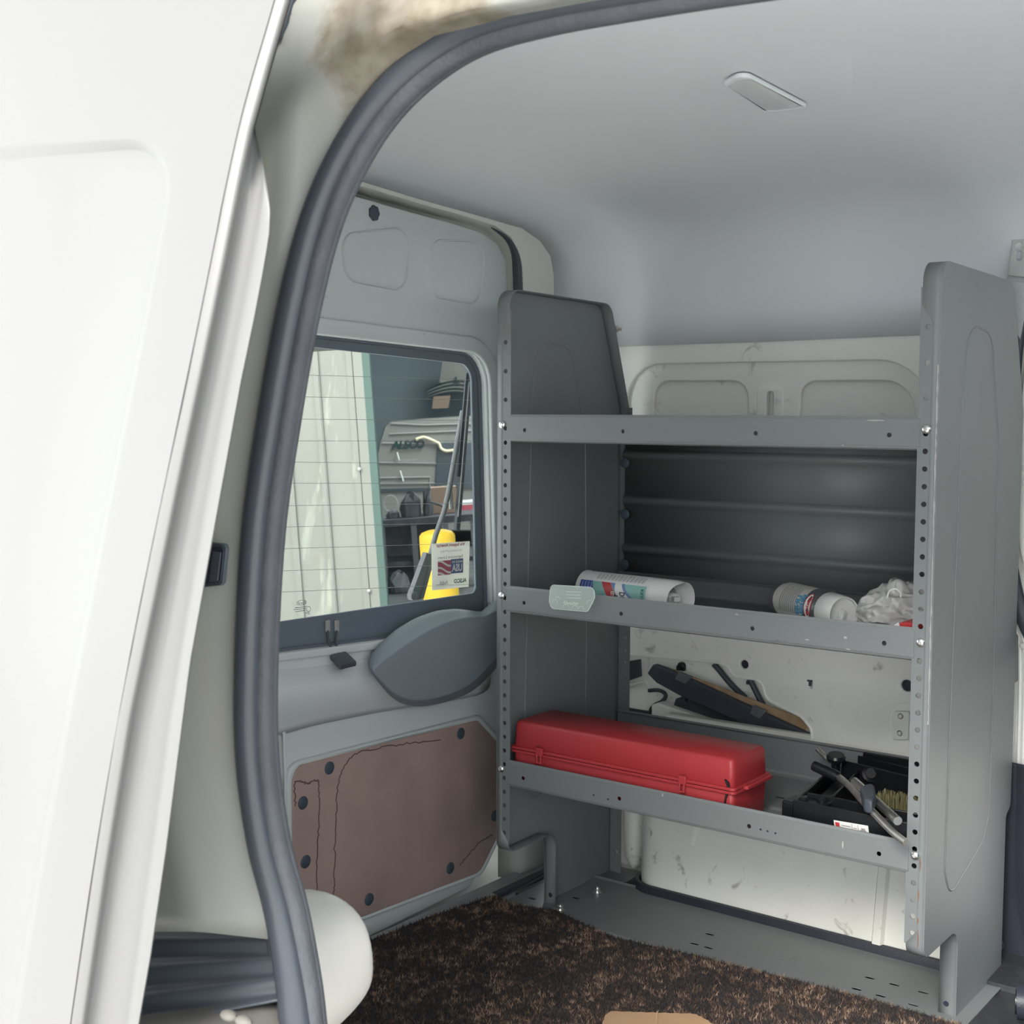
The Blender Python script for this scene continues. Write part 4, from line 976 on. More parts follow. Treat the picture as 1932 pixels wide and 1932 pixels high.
mb = MB(); wraptext(BB, rr+.0010, 'KILLS', .094, -.0085, (1.42)*sgn, 1.75*sgn, mb, bold=.03); wraptext(BB, rr+.0010, '99.9%', .084, -.007, (1.42)*sgn, 1.75*sgn, mb, bold=.02) if False else None
mk('lettering', mb, M['pwhite'], parent=can)
mb = MB(); wraptext(BB, rr+.0012, 'Disinfectant', .118, -.013, 1.42*sgn, 2.9*sgn, mb, bold=.02); wraptext(BB, rr+.0012, 'Spray', .105, -.012, 1.60*sgn, 2.5*sgn, mb, bold=.02)
mk('lettering', mb, M['ink'], parent=can); mb = MB(); wraptext(BB, rr+.0012, 'KILLE', .158, -.006, 1.15*sgn, 1.75*sgn, mb, bold=.02); wraptext(BB, rr+.0012, 'E', .154, -.012, 1.72*sgn, 1.85*sgn, mb, bold=.03)
mk('lettering', mb, M['ink'], parent=can)
mb = MB(); rnd = random.Random(5)
for i in range(13):
    h = .045+.0085*i; patch(BB, rr, h, h+.002, (.25+.1*rnd.random())*sgn, .80*sgn, mb=mb, n=5, nh=1); patch(BB, rr, h+.004, h+.0052, (.3+.2*rnd.random())*sgn, .78*sgn, mb=mb, n=5, nh=1)
mk('small_print', mb, M['inkgrey'], parent=can)
# right can
A = Vector((.428, .236, zc+r)); B = Vector((.590, .136, zc+r)); d_ = (B-A).normalized(); BB = basis(A, B); a, d, u, w = BB
sgn = 1 if (u*math.cos(1.)+w*math.sin(1.)).y < 0 else -1
can = thing('spray_can', (A+B)/2-Vector((0, 0, r)), label='charcoal air freshener spray can with rounded white cap facing out, beside the crumpled bag', cat='spray can', group='spray cans on the middle shelf')
mb = MB(); mb.lathe(A, d, [(.020, .005), (.028, .001), (.031, .0), (.0335, .003), (.0335, .006), (.0328, .009), (.0328, .135), (.030, .143), (.027, .148)], 32); mk('can_body', mb, M['candark'], parent=can)
mb = MB(); mb.lathe(a+d*.138, d, [(.0305, 0), (.0312, .001), (.0300, .030), (.0292, .040), (.0280, .0425), (.0262, .0415), (.0255, .036), (.012, .033), (.0085, .033), (.0085, .037), (.004, .0375), (.0005, .0375)], 36); cp_ = mk('cap', mb, M['pwhite'], parent=can, ang=50)
mb = MB(); mb.lathe(a+d*.171, d, [(.0065, 0), (.0065, .005), (.0045, .006), (.0005, .006)], 16, up=(0, 0, 1)); mb.beam(a+d*.174, a+d*.174+(u*-.9+w*sgn*.3)*.017, .008, .005, u); mk('nozzle', mb, M['pwhite'], parent=cp_, bevel=.001)
mb = patch(BB, .0331, .022, .108, -.1*sgn, 2.6*sgn, hf0=lambda q: .024-.008*math.sin(q*PI*1.2), hf1=lambda q: .108); mk('label_field', mb, M['cangrey'], parent=can)
mb = MB()
for i in range(9):
    h = .038+.0058*i; patch(BB, .0333, h, h+.0016, (.35+.25*rnd.random())*sgn, 1.9*sgn, mb=mb, n=8, nh=1)
mk('small_print', mb, mat('ink_mid_grey', (.17, .165, .16), .6), parent=can)
mb = MB(); wraptext(BB, .0334, 'FRESH', .113, -.013, .80*sgn, 2.0*sgn, mb, bold=.05); wraptext(BB, .0334, 'LINEN', .099, -.012, .90*sgn, 2.1*sgn, mb, bold=.05); mk('lettering', mb, M['inkblue'], parent=can)
mb = MB(); tc, tw, hc_, hh_ = 1.32*sgn, .62*sgn, .122, .0088
mb.add([wrap(a, d, u, w, .0334, hc_, tc)]+[wrap(a, d, u, w, .0334, hc_+hh_*math.sin(q), tc+tw*math.cos(q)) for q in [2*PI*i/32 for i in range(32)]], [(0, 1+i, 1+(i+1) % 32) for i in range(32)])
mk('oval_badge', mb, M['pwhite'], parent=can)
mb = MB(); mb.tube([wrap(a, d, u, w, .0335, hc_+hh_*1.05*math.sin(q), tc+tw*1.05*math.cos(q)) for q in [2*PI*i/32 for i in range(32)]], .0006, 5, loop=True); mk('oval_rim', mb, M['lred'], parent=can)
mb = MB(); wraptext(BB, .0337, 'claire', .1268, -.0085, .88*sgn, 1.78*sgn, mb, bold=.03); mk('lettering', mb, M['lred'], parent=can)
# clear tag hooked on the shelf lip
tg = thing('plastic_tag', px(1081, 1128, 'Y', -.006), label='clear embossed plastic tag stuck on the middle shelf lip', cat='tag')
ol = fil([(p.x, p.z) for p in pxl([(1040, 1103), (1121, 1108), (1123, 1128), (1110, 1154), (1042, 1148), (1037, 1135)], 'Y', -.006)], .009)
mk('tag_sheet', plate([ol], 'Y', -.006, .003, .001), M['sleeve'], parent=tg)
mb = MB(); mb.tube([Vector((p.x, -.0078, p.y)) for p in ol], .0006, 5, loop=True)
text_quad(mb, 'Allweather', pxl([(1062, 1133), (1092, 1135), (1092, 1142), (1062, 1140)], 'Y', -.0078), Vector(), shear=.3)
for x, y, rr in ((1068, 1148, .007), (1085, 1149, .006), (1097, 1150, .006), (1047, 1138, .006), (1113, 1140, .007), (1052, 1130, .004)):
    c = px(x, y, 'Y', -.0078); mb.tube([c+Vector((rr*math.cos(t), 0, rr*math.sin(t))) for t in [PI*i/10 for i in range(11)]], .0003, 4)
for y in (1116, 1122, 1128): mb.tube(pxl([(1068, y), (1096, y+1)], 'Y', -.0078), .0006, 4)
mk('tag_emboss', mb, M['sleeveink'], parent=tg)
# crumpled bag
mb = MB(); rnd = random.Random(11)
G = []; NX, NT = 44, 84
c0 = Vector((.668, .19, zc+.028))
for i in range(NX+1):
    x = -.080+.165*i/NX; row = []
    prof_ = (math.sin(PI*min(1, max(.02, i/NX)))**.45)
    for j in range(NT):
        t = 2*PI*j/NT
        n1 = noise.noise(Vector((x*26, math.cos(t)*2.2, math.sin(t)*2.2)))*.40-abs(noise.noise(Vector((x*48+7, math.cos(t)*4.2, math.sin(t)*4.2))))*.55-abs(noise.noise(Vector((x*110+7, math.cos(t)*9, math.sin(t)*9))))*.28+.25
        ry = (.085)*prof_*(1+n1); rz = (.047)*prof_*(1+n1*1.1)
        row.append(c0+Vector((x, ry*math.cos(t)*.9, max(-.0265, rz*math.sin(t)+.006))))
    G.append(row)
mb.rings(G, True, True)
bag = mk('plastic_bag', mb, M['bag'], sub=1, ang=80, label='crumpled translucent white plastic bag at the right end of the middle shelf', cat='bag')
mb = MB(); hp = pxl([(1674, 1127), (1678, 1115), (1690, 1111), (1699, 1118), (1699, 1127)], 'Y', .10); mb.tube(smoothpath(hp, 5), .0013, 6); mk('bag_handle', mb, M['pwhite'], parent=bag)
mb = MB(); qd = pxl([(1693, 1180), (1700, 1174), (1745, 1176), (1745, 1186), (1700, 1190)], 'Y', .025); mb.prism(qd, (0, .05, .0))
pk = mk('packet', mb, M['lred'], bevel=.002, label='red and white packet tucked under the crumpled bag', cat='packet')
mb = MB(); qd = pxl([(1684, 1181), (1695, 1174), (1698, 1186), (1690, 1190)], 'Y', .0235); mb.prism(qd, (0, .04, 0)); mk('packet_end', mb, M['pwhite'], parent=pk)

# scissor jack lying on the low shelf
zl = SH[2]-LIP+.001
jk = thing('scissor_jack', (.63, .18, zl), label='black folded scissor jack lying on the lowest shelf', cat='jack')
def jp(x, y, z): return px(x, y, 'Z', z)
def channel(p0, p1, wd, ht, name='jack_arm'):
    """pressed U channel seen from its open side"""
    p0 = Vector(p0); p1 = Vector(p1); d = (p1-p0).normalized(); s = Vector((-d.y, d.x, 0)).normalized()
    m_ = MB()
    for o_ in (-1, 1): m_.prism([p0+s*o_*wd/2, p0+s*o_*(wd/2-.004), p0+s*o_*(wd/2-.004)+Vector((0, 0, ht)), p0+s*o_*wd/2+Vector((0, 0, ht))], p1-p0)
    m_.prism([p0-s*wd/2, p0+s*wd/2, p0+s*wd/2+Vector((0, 0, .006)), p0-s*wd/2+Vector((0, 0, .006))], p1-p0)
    m_.beam(p0+Vector((0, 0, ht*.62)), p1+Vector((0, 0, ht*.62)), wd*.5, .005)
    return mk(name, m_, M['jack'], parent=jk, bevel=.0015)
zb = zl
pivot = Vector((.530, .060, zb)); apex = Vector((.545, .255, zb))
pivot = jp(1512, 1512, zb+.058); pivot.z = zb; apex = jp(1600, 1446, zb+.055); apex.z = zb
channel(pivot+Vector((.01, .01, 0)), apex, .050, .056)
channel(pivot+Vector((.0, -.004, 0)), Vector((.742, .052, zb)), .056, .068)
rear = channel(apex+Vector((-.005, .02, 0)), Vector((.742, .285, zb)), .052, .066)
mb = MB(); mb.prism([apex+Vector((.0, .045, .030)), apex+Vector((.19, .035, .030)), apex+Vector((.19, .032, .076)), apex+Vector((.01, .042, .074))], (0, .012, 0)); mk('jack_base', mb, M['jack'], parent=jk, bevel=.002)
# pivot block
o = fil([(pivot.x-.025, pivot.y-.022), (pivot.x+.035, pivot.y-.030), (pivot.x+.045, pivot.y+.030), (pivot.x+.01, pivot.y+.038), (pivot.x-.022, pivot.y+.018)], .006)
mb = plate([o], 'Z', zb+.031, .060, .003); mk('pivot_block', mb, M['jack'], parent=jk)
for p_ in (pivot+Vector((.005, -.004, .061)), pivot+Vector((.03, .012, .061)), apex+Vector((.0, .005, .056))):
    mb = MB(); mb.lathe(p_, (0, 0, 1), [(.008, 0), (.008, .003), (.005, .006), (.0005, .0065)], 12); mk('pivot_pin', mb, M['jack'], parent=jk)
c = jp(1577, 1427, zb+.075); mb = MB(); mb.lathe(c-Vector((0, 0, .03)), (.1, -.2, 1), [(.008, 0), (.008, .022), (.016, .026), (.017, .032), (.014, .036), (.0005, .036)], 18); mk('saddle', mb, M['jack'], parent=jk)
mb = MB(); mb.lathe(apex+Vector((.045, -.012, .05)), (.4, -.7, .4), [(.014, 0), (.014, .008), (.009, .010), (.009, .016), (.0005, .016)], 14); mk('trunnion', mb, M['jack'], parent=jk)
sq = pxl([(1573, 1547), (1638, 1558), (1641, 1584), (1577, 1572)], 'Y', .0215)
mb = MB(); mb.prism(sq, (0, -.0006, 0)); stk2 = mk('warning_label', mb, M['pwhite'], parent=jk, label='small white warning label')
mb = MB(); mb.prism([on_quad(t, sq) for t in ((.04, .3), (.16, .3), (.16, .88), (.04, .88))], (0, -.0012, 0)); mk('label_mark', mb, M['lred'], parent=stk2)
for u0, u1, v0, v1 in ((.22, .48, .68, .74), (.22, .42, .48, .54), (.22, .48, .3, .35), (.52, .53, .1, .95), (.70, .71, .1, .95), (.56, .67, .4, .46), (.56, .67, .62, .67), (.76, .93, .48, .60), (.79, .90, .62, .74)):
    mb = MB(); mb.prism([on_quad(t, sq) for t in ((u0, v0), (u1, v0), (u1, v1), (u0, v1))], (0, -.0011, 0)); mk('label_mark', mb, M['inkgrey'], parent=stk2)
# threaded screw tip
mb = MB(); a = jp(1543, 1414, zb+.075); b = jp(1566, 1436, zb+.068); n_ = 16
mb.lathe(a, b-a, [(.0038 if k % 2 else .0050, (b-a).length*k/n_) for k in range(n_+1)], 10); mk('screw_thread', mb, M['steel'], parent=jk)
# crank handle on top of it
cr = thing('crank_handle', jp(1640, 1510, zb+.06), label='bent steel crank handle with a black grip lying across the scissor jack', cat='crank')
mb = MB(); g0 = jp(1535, 1444, zb+.090); g1 = jp(1582, 1466, zb+.078); mb.lathe(g0, g1-g0, [(.006, -.002), (.0085, .0), (.009, .004), (.009, (g1-g0).length-.002), (.007, (g1-g0).length)], 14); mk('grip', mb, M['jack'], parent=cr)
mb = MB(); path = [g1, jp(1590, 1472, zb+.079), jp(1608, 1489, zb+.080), jp(1628, 1512, zb+.080), jp(1650, 1535, zb+.077), jp(1680, 1566, zb+.068), jp(1700, 1583, zb+.062), jp(1709, 1589, zb+.060)]
mb.tube(smoothpath(path, 4), .0055, 12); mk('crank_rod', mb, M['steel'], parent=cr)
# chrome wrench bar and dark sleeve
wb = thing('wheel_wrench', jp(1650, 1520, zb+.05), label='chrome wrench bar with a dark sleeve beside the crank handle', cat='wrench')
mb = MB(); a = jp(1612, 1474, zb+.088); b = jp(1694, 1549, zb+.076); mb.tube([a, b], .0068, 14); mk('wrench_bar', mb, M['chrome'], parent=wb)
mb = MB(); a = jp(1622, 1505, zb+.070); b = jp(1648, 1522, zb+.060); mb.prism([jp(1622, 1508, zb+.078), jp(1630, 1534, zb+.076), jp(1645, 1538, zb+.076), jp(1652, 1525, zb+.078), jp(1650, 1506, zb+.078), jp(1640, 1503, zb+.078)], (0, 0, .022)); mk('sleeve', mb, M['black'], parent=wb, bevel=.004)
# wire brush
br = thing('wire_brush', jp(1690, 1520, zb+.01), label='brass wire brush lying bristles up inside the jack', cat='brush')
b0 = jp(1652, 1528, zb+.018); bx_, by_ = b0.x, b0.y; mb = MB(); mb.box((bx_-.004, by_-.003, zb), (bx_+.094, by_+.043, zb+.016)); mk('brush_back', mb, M['boxbrown'], parent=br, bevel=.004)
mb = MB(); rnd = random.Random(2)
for i in range(15):
    for j in range(7):
        p_ = Vector((bx_+.0062*i, by_+.0062*j, zb+.015)); q_ = p_+Vector((rnd.uniform(-.004, .004), rnd.uniform(-.004, .004), .030))
        for k in range(3):
            e = Vector((rnd.uniform(-.0012, .0012), rnd.uniform(-.0012, .0012), 0)); mb.tube([p_+e, q_+e*3], [.0008, .0004], 4)
mk('bristles', mb, M['brass'], parent=br, kind='stuff')

# ------------------------------------------------------------------ things tucked in the wall opening
YC = .485
def strip(path, wpx, y, th, name, mats, **kw):
    """bar of given width along a line on the plane y"""
    L, R_ = [], []
    for i, (x, yy) in enumerate(path):
        a = path[max(i-1, 0)]; b = path[min(i+1, len(path)-1)]; l = math.hypot(b[0]-a[0], b[1]-a[1]); n = (-(b[1]-a[1])/l, (b[0]-a[0])/l)
        ww = wpx[i] if isinstance(wpx, (list, tuple)) else wpx
        L.append((x+n[0]*ww/2, yy+n[1]*ww/2)); R_.append((x-n[0]*ww/2, yy-n[1]*ww/2))
    poly = pxl(L+R_[::-1], 'Y', y); m_ = MB(); m_.prism(poly, (0, th, 0)); return m_
ws = thing('plastic_bar', px(1380, 1330, 'Y', YC), label='long black plastic bar with two grey clips tucked in the wall opening', cat='bar')
mb = strip([(1226, 1262), (1246, 1275), (1300, 1302), (1400, 1347), (1500, 1392), (1560, 1420)], [20, 32, 36, 34, 32, 30], YC, .018, '', None); mk('bar_body', mb, M['black'], parent=ws, bevel=.003)
for pts in ([(1279, 1268), (1304, 1277), (1293, 1291), (1272, 1282)], [(1420, 1331), (1445, 1342), (1432, 1357), (1413, 1346)]):
    mb = MB(); mb.prism(pxl(pts, 'Y', YC-.004), (0, .010, 0)); mk('clip', mb, M['greyclip'], parent=ws, bevel=.0015)
mb = MB(); c = px(1288, 1256, 'Y', YC+.004); mb.lathe(c, (0, -1, 0), [(.0085, 0), (.0085, .008), (.006, .010)], 16); mb.box(c+Vector((-.012, -.006, -.010)), c+Vector((.006, .004, 0))); mk('bar_knob', mb, M['jack'], parent=ws, bevel=.001)
mb = strip([(1268, 1266), (1302, 1279), (1380, 1312), (1450, 1343), (1523, 1372), (1522, 1384), (1512, 1392)], [4, 7, 9, 22, 40, 26, 14], YC+.022, .010, '', None)
mb = MB(); mb.prism(pxl([(1262, 1262), (1275, 1265), (1304, 1277), (1380, 1306), (1455, 1335), (1523, 1358), (1522, 1374), (1519, 1390), (1513, 1390), (1513, 1380), (1470, 1362), (1443, 1345), (1380, 1322), (1300, 1290)], 'Y', YC+.0195), (0, .008, 0))
mk('kraft_sheet', mb, M['kraft'], bevel=.001, label='crumpled brown paper strip behind the long black bar', cat='paper')
mb = MB(); mb.prism(pxl([(1267, 1340), (1274, 1318), (1289, 1316), (1292, 1326), (1310, 1317), (1330, 1332), (1480, 1392), (1500, 1420), (1350, 1375)], 'Y', YC+.035), (0, .02, 0)); 
lb = mk('plastic_bracket', mb, M['black'], bevel=.003, label='black notched plastic bracket lying below the clipped bar', cat='bracket')
mb = MB(); mb.prism(pxl([(1336, 1333), (1342, 1332), (1385, 1351), (1378, 1354)], 'Y', YC+.033), (0, .003, 0)); mk('bracket_slot', mb, M['white'], parent=lb)
mb = MB(); mb.tube(smoothpath(pxl([(1224, 1303), (1240, 1302), (1252, 1306), (1256, 1314), (1248, 1324), (1234, 1331), (1227, 1342), (1225, 1362)], 'Y', .53), 6), .0042, 10)
mk('rubber_hose', mb, M['black'], label='thin black hose curling in the wall opening', cat='hose')
mb = MB(); mb.prism(pxl([(1228, 1330), (1240, 1326), (1345, 1362), (1480, 1410), (1480, 1440), (1228, 1400)], 'Y', .50), (0, .04, 0)); mk('inner_rail', mb, M['white'], parent=wl, bevel=.004)
for pts in ([(1347, 1253), (1357, 1264), (1380, 1292), (1406, 1316)], [(1414, 1280), (1422, 1296), (1432, 1316), (1440, 1330)]):
    mb = MB(); mb.tube(smoothpath(pxl(pts, 'Y', .545), 5), .0062, 8); mk('cable', mb, M['black'], parent=wl)
mb = MB(); mb.prism(pxl([(1170, 1250), (1208, 1244), (1210, 1276), (1170, 1290)], 'Y', .548), (0, .004, 0)); mk('vent_flap', mb, M['black'], parent=wl, bevel=.001)
mb = MB(); c = px(1411, 1288, 'Y', .555); mb.box(c-Vector((.0035, .001, .0035)), c+Vector((.0035, .001, .0035))); mb.box(px(1186, 1336, 'Y', .54), px(1228, 1350, 'Y', .545)); mk('clip', mb, M['black'], parent=wl)
mb = MB(); mb.tube(pxl([(1160, 1300), (1218, 1285), (1226, 1300), (1240, 1312)], 'Y', .553), .003, 6); mb.tube(pxl([(1400, 1303), (1428, 1304)], 'Y', .555), .002, 6); mk('pressed_rib', mb, M['white'], parent=wl)

# ------------------------------------------------------------------ carpet and cardboard
ce = [px(690, 1782, 'Z', .004), px(800, 1738, 'Z', .004), px(935, 1692, 'Z', .004), px(962, 1703, 'Z', .010), px(1010, 1711, 'Z', .010), px(1050, 1716, 'Z', .010), px(1100, 1740, 'Z', .011), px(1160, 1767, 'Z', .011), px(1300, 1797, 'Z', .011), px(1500, 1846, 'Z', .011), px(1650, 1884, 'Z', .011), px(1790, 1924, 'Z', .011)]
pts = [(p.x, p.y) for p in ce]; lastx, lasty = pts[-1]
pts += [(1.2, lasty+.01), (1.2, -.93), (pts[0][0]+.02, -.93)]
pts[0] = (pts[0][0], pts[0][1])
cp2 = plate([[Vector(p) for p in pts]], 'Z', .001, .016, .002)
carpet = mk('carpet', cp2, M['pile1'], label='dark brown speckled carpet mat covering the van floor', cat='carpet')
def inside(x, y):
    c = False; n = len(pts)
    for i in range(n):
        x1, y1 = pts[i]; x2, y2 = pts[i-1]
        if (y1 > y) != (y2 > y) and x < (x2-x1)*(y-y1)/(y2-y1)+x1: c = not c
    return c
rnd = random.Random(21); V, F, MI = [], [], []
for i in range(150000):
    x = rnd.uniform(-.19, 1.1); y = rnd.uniform(-.62, .19)
    if x > .55 and y < -.35: continue
    if not inside(x, y): continue
    n1 = noise.noise(Vector((x*24, y*24, 1.3)))*.75+.95*noise.noise(Vector((x*80, y*80, 4.)))+rnd.uniform(-.35, .35)
    m = 0 if n1 < .06 else (1 if n1 < .5 else 2)
    a = rnd.uniform(0, 2*PI); h = rnd.uniform(.003, .008); w = .0011; l = rnd.uniform(.001, .006); b = rnd.uniform(0, 2*PI)
    z = .0085; k = len(V)
    V += [(x-w*math.cos(a), y-w*math.sin(a), z), (x+w*math.cos(a), y+w*math.sin(a), z), (x+l*math.cos(b), y+l*math.sin(b), z+h)]
    F.append((k, k+1, k+2)); MI.append(m)
me = bpy.data.meshes.new('pile'); me.from_pydata(V, [], F)
for q in ('pile1', 'pile2', 'pile3'): me.materials.append(M[q])
me.polygons.foreach_set('material_index', MI)
me.transform(Matrix.Translation(-base_of(carpet))); o = bpy.data.objects.new('pile', me); COL.objects.link(o); o.parent = carpet; o['kind'] = 'stuff'
ca = [px(x, y, 'Z', .03) for x, y in ((1128, 1960), (1133, 1930), (1142, 1908), (1152, 1901), (1310, 1906), (1330, 1915), (1356, 1934), (1375, 1960))]
c1, c2 = ca[-1]+Vector((.02, -.18, 0)), ca[0]+Vector((.06, -.2, 0))
ed = []
for i in range(len(ca)-1):
    n_ = 14 if i in (3,) else 5
    for j in range(n_):
        p_ = ca[i].lerp(ca[i+1], j/n_); ed.append(Vector((p_.x, p_.y+(.0022 if j % 2 else 0))))
mb = plate([ed+[c1.xy, c2.xy]], 'Z', .022, .004, .0); cb = mk('cardboard_sheet', mb, M['card'], smooth=False, label='brown corrugated cardboard piece lying on the carpet at the front', cat='cardboard')
mb = MB(); mb.tube([px(x, y, 'Z', .0265) for x, y in ((1240, 1908), (1236, 1960))], .0008, 5); mk('crease', mb, M['cardedge'], parent=cb)

# ------------------------------------------------------------------ outside, behind the van (the yard falls away to one side)
F0 = ray(790, 900); F0 = np.array([F0[0], F0[1], 0]); F0 /= np.linalg.norm(F0)
R0_ = np.array([F0[1], -F0[0], 0]); TH = math.radians(4.)
RR = R0_*math.cos(TH)+np.array([0, 0, 1])*math.sin(TH); UU = np.array([0, 0, 1])*math.cos(TH)-R0_*math.sin(TH)
def W(dp, a, b): return Vector(CC+F0*dp+RR*a+UU*b)
def op(x, y, dp):
    d = ray(x, y); t = dp/(d@F0); p = d*t; return float(p@RR), float(p@UU)
def obox(mb, dp0, dp1, a0, a1, b0, b1, m=0):
    P = [W(dp, a, b) for dp in (dp0, dp1) for b in (b0, b1) for a in (a0, a1)]
    return mb.add(P, [(0, 1, 3, 2), (4, 6, 7, 5), (0, 4, 5, 1), (2, 3, 7, 6), (0, 2, 6, 4), (1, 5, 7, 3)], m)
GR = -1.58
mb = MB(); obox(mb, -14, 30, -14, 14, GR-.05, GR); mk('ground', mb, M['ground'], smooth=False, kind='structure')
mb = MB(); obox(mb, 6.9, 19.5, -1.6, 9.0, GR, GR+.01); mk('floor_garage', mb, mat('dark_concrete', (.075, .08, .078), .8, col2=(.055, .06, .06), scale=4), smooth=False, kind='structure')
DW = 8.0
ea, eb = op(686, 700, DW); ea2, _ = op(716, 1140, DW); je = (ea+ea2)/2
ga, _ = op(695, 700, DW); jw = .045
bld = thing('garage_building', W(DW, je, GR), label='white ribbed metal garage building with green door jamb seen through the window', cat='building')
mb = MB(); obox(mb, DW, DW+.06, je-4.5, je, GR, 3.6)
for k in range(22):
    obox(mb, DW-.014, DW, je-.06-.20*k-.035, je-.06-.20*k, GR, 3.6)
obox(mb, DW-.02, DW, je-.055, je, GR, 3.6)
mk('siding', mb, M['siding'], parent=bld, smooth=False)
mb = MB(); obox(mb, DW-.02, DW+.25, je, je+jw, GR, 3.6); mk('door_jamb', mb, M['jambgreen'], parent=bld, smooth=False)
mb = MB(); obox(mb, DW, DW+.3, je, je+6, 2.3, 3.6); mk('door_header', mb, M['siding'], parent=bld, smooth=False)
mb = MB(); obox(mb, 19.5, 19.6, je-3, je+8, GR, 3.6); mk('back_wall', mb, M['garage'], parent=bld, smooth=False)
mb = MB(); obox(mb, DW+.06, 19.5, je-1.6, je-1.5, GR, 3.6); mk('side_wall', mb, M['garage'], parent=bld, smooth=False)
mb = MB(); obox(mb, DW+.06, 19.5, je+7, je+7.1, GR, 3.6); mk('side_wall', mb, M['garage'], parent=bld, smooth=False)
mb = MB(); obox(mb, DW+.06, 19.6, je-1.6, je+7.1, 3.0, 3.1); mk('roof', mb, M['garage'], parent=bld, smooth=False)
# cables / bolts on the siding
for x, y in ((678, 885), (696, 1115)):
    a_, b_ = op(x, y, DW-.03); mb = MB(); mb.ball(W(DW-.03, a_, b_), .012); mk('siding_fastener', mb, M['inkgrey'], parent=bld)
# bollard
DB = 6.2; ba0, bt = op(790, 1004, DB); ba1, _ = op(858, 1004, DB); bc = (ba0+ba1)/2; br_ = (ba1-ba0)/2
bol = thing('bollard', W(DB, bc, GR), label='bright yellow bollard standing outside behind the wiper', cat='bollard')
mb = MB(); mb.lathe(W(DB, bc, GR), Vector(UU), [(br_, 0), (br_, bt-GR-.035), (br_*.98, bt-GR-.020), (br_*.85, bt-GR-.006), (br_*.5, bt-GR+.004), (.001, bt-GR+.008)], 28); mk('sleeve', mb, M['yellow'], parent=bol)
for h in (.07, .20):
    mb = MB(); mb.lathe(W(DB, bc, bt-h), Vector(UU), [(br_*1.0, 0), (br_*1.012, .004), (br_*1.012, .008), (br_*1.0, .012)], 28)
    mk('ring', mb, M['yellow'], parent=bol)
# parked van in the garage
DV = 15.0
def vq(x, y, dp=DV): return W(dp, *op(x, y, dp))
van = thing('parked_van', vq(800, 1000), label='parked white van with green lettering inside the dark garage', cat='van')
sil_ = [(708, 1000), (708, 920), (711, 870), (718, 835), (727, 806), (736, 799), (800, 793), (880, 788), (960, 785), (960, 1000)]
mb = MB(); P0 = [vq(x, y) for x, y in sil_]; dv = Vector(F0)*2.2
cc = sum(P0, Vector())/len(P0)
mb.rings([P0, [p+Vector(F0)*.10+(p-cc)*.03 for p in P0], [p+dv+(p-cc)*.03 for p in P0]], True, True)
body = mk('van_body', mb, M['tvan'], parent=van, ang=30)
def vbox(name, pts, m, dp=DV-.02, th=.03, par=None):
    mb = MB(); mb.prism([vq(x, y, dp) for x, y in pts], Vector(F0)*th); return mk(name, mb, m, parent=par or van)
vbox('van_window', [(826, 836), (960, 834), (960, 921), (821, 921)], M['tglass'])
vbox('van_bumper', [(712, 923), (812, 920), (812, 926), (714, 929)], M['tglass'])
mb = MB()
for pts in ([(738, 799), (800, 802), (900, 799)], [(735, 819), (800, 816), (900, 812)], [(722, 836), (825, 838)], [(716, 873), (824, 875)], [(716, 902), (811, 900), (811, 921)], [(716, 913), (824, 912)], [(826, 834), (826, 845)]):
    mb.tube([vq(x, y, DV-.012) for x, y in pts], .0085, 5)
mk('panel_gap', mb, M['inkgrey'], parent=body)
mb = MB(); text_quad(mb, 'ALSCO', [vq(738, 831, DV-.03), vq(801, 829, DV-.03), vq(801, 846, DV-.03), vq(738, 849, DV-.03)], Vector(), bold=.05, shear=.15); mk('lettering', mb, M['alsco'], parent=van)
mb = MB(); text_quad(mb, 'www.alsco.com', [vq(746, 866, DV-.03), vq(787, 864, DV-.03), vq(787, 869, DV-.03), vq(746, 871, DV-.03)], Vector()); mk('lettering', mb, M['pgrey'], parent=van)
mb = MB(); mb.tube(smoothpath([vq(x, y, DV-.04) for x, y in ((785, 829), (800, 825), (818, 832), (828, 837), (832, 846), (842, 851), (858, 849))], 4), .017, 8)
mk('tape_strip', mb, M['tape'], parent=van)
mb = MB(); mb.tube([vq(x, y, DV-.04) for x, y in ((749, 853), (753, 868))], .008, 6); mk('scratch', mb, M['pwhite'], parent=van); mb = MB(); mb.tube([vq(x, y, DV-.04) for x, y in ((755, 888), (761, 908))], .008, 6); mk('scratch', mb, M['pwhite'], parent=van)
# workbench and clutter in front of it
DK = 12.0
wbk = thing('workbench', W(DK, op(780, 1000, DK)[0], GR), label='dark workbench with open lower shelves inside the garage', cat='workbench')
a0, b0 = op(712, 978, DK); a1, _ = op(896, 978, DK)
mb = MB(); obox(mb, DK-.3, DK+.3, a0, a1, b0-.06, b0); mk('bench_top', mb, M['clutter'], parent=wbk, smooth=False)
for u_ in (.02, .34, .66, .94):
    mb = MB(); aa = a0+(a1-a0)*u_; obox(mb, DK-.28, DK-.22, aa, aa+.05, GR, b0-.06); mk('leg', mb, M['greyclip'], parent=wbk, smooth=False)
mb = MB(); obox(mb, DK-.25, DK+.3, a0, a1, b0-.42, b0-.38); obox(mb, DK+.25, DK+.3, a0, a1-.3, GR, b0-.05); mk('lower_shelf', mb, M['clutter'], parent=wbk, smooth=False)
rnd = random.Random(9)
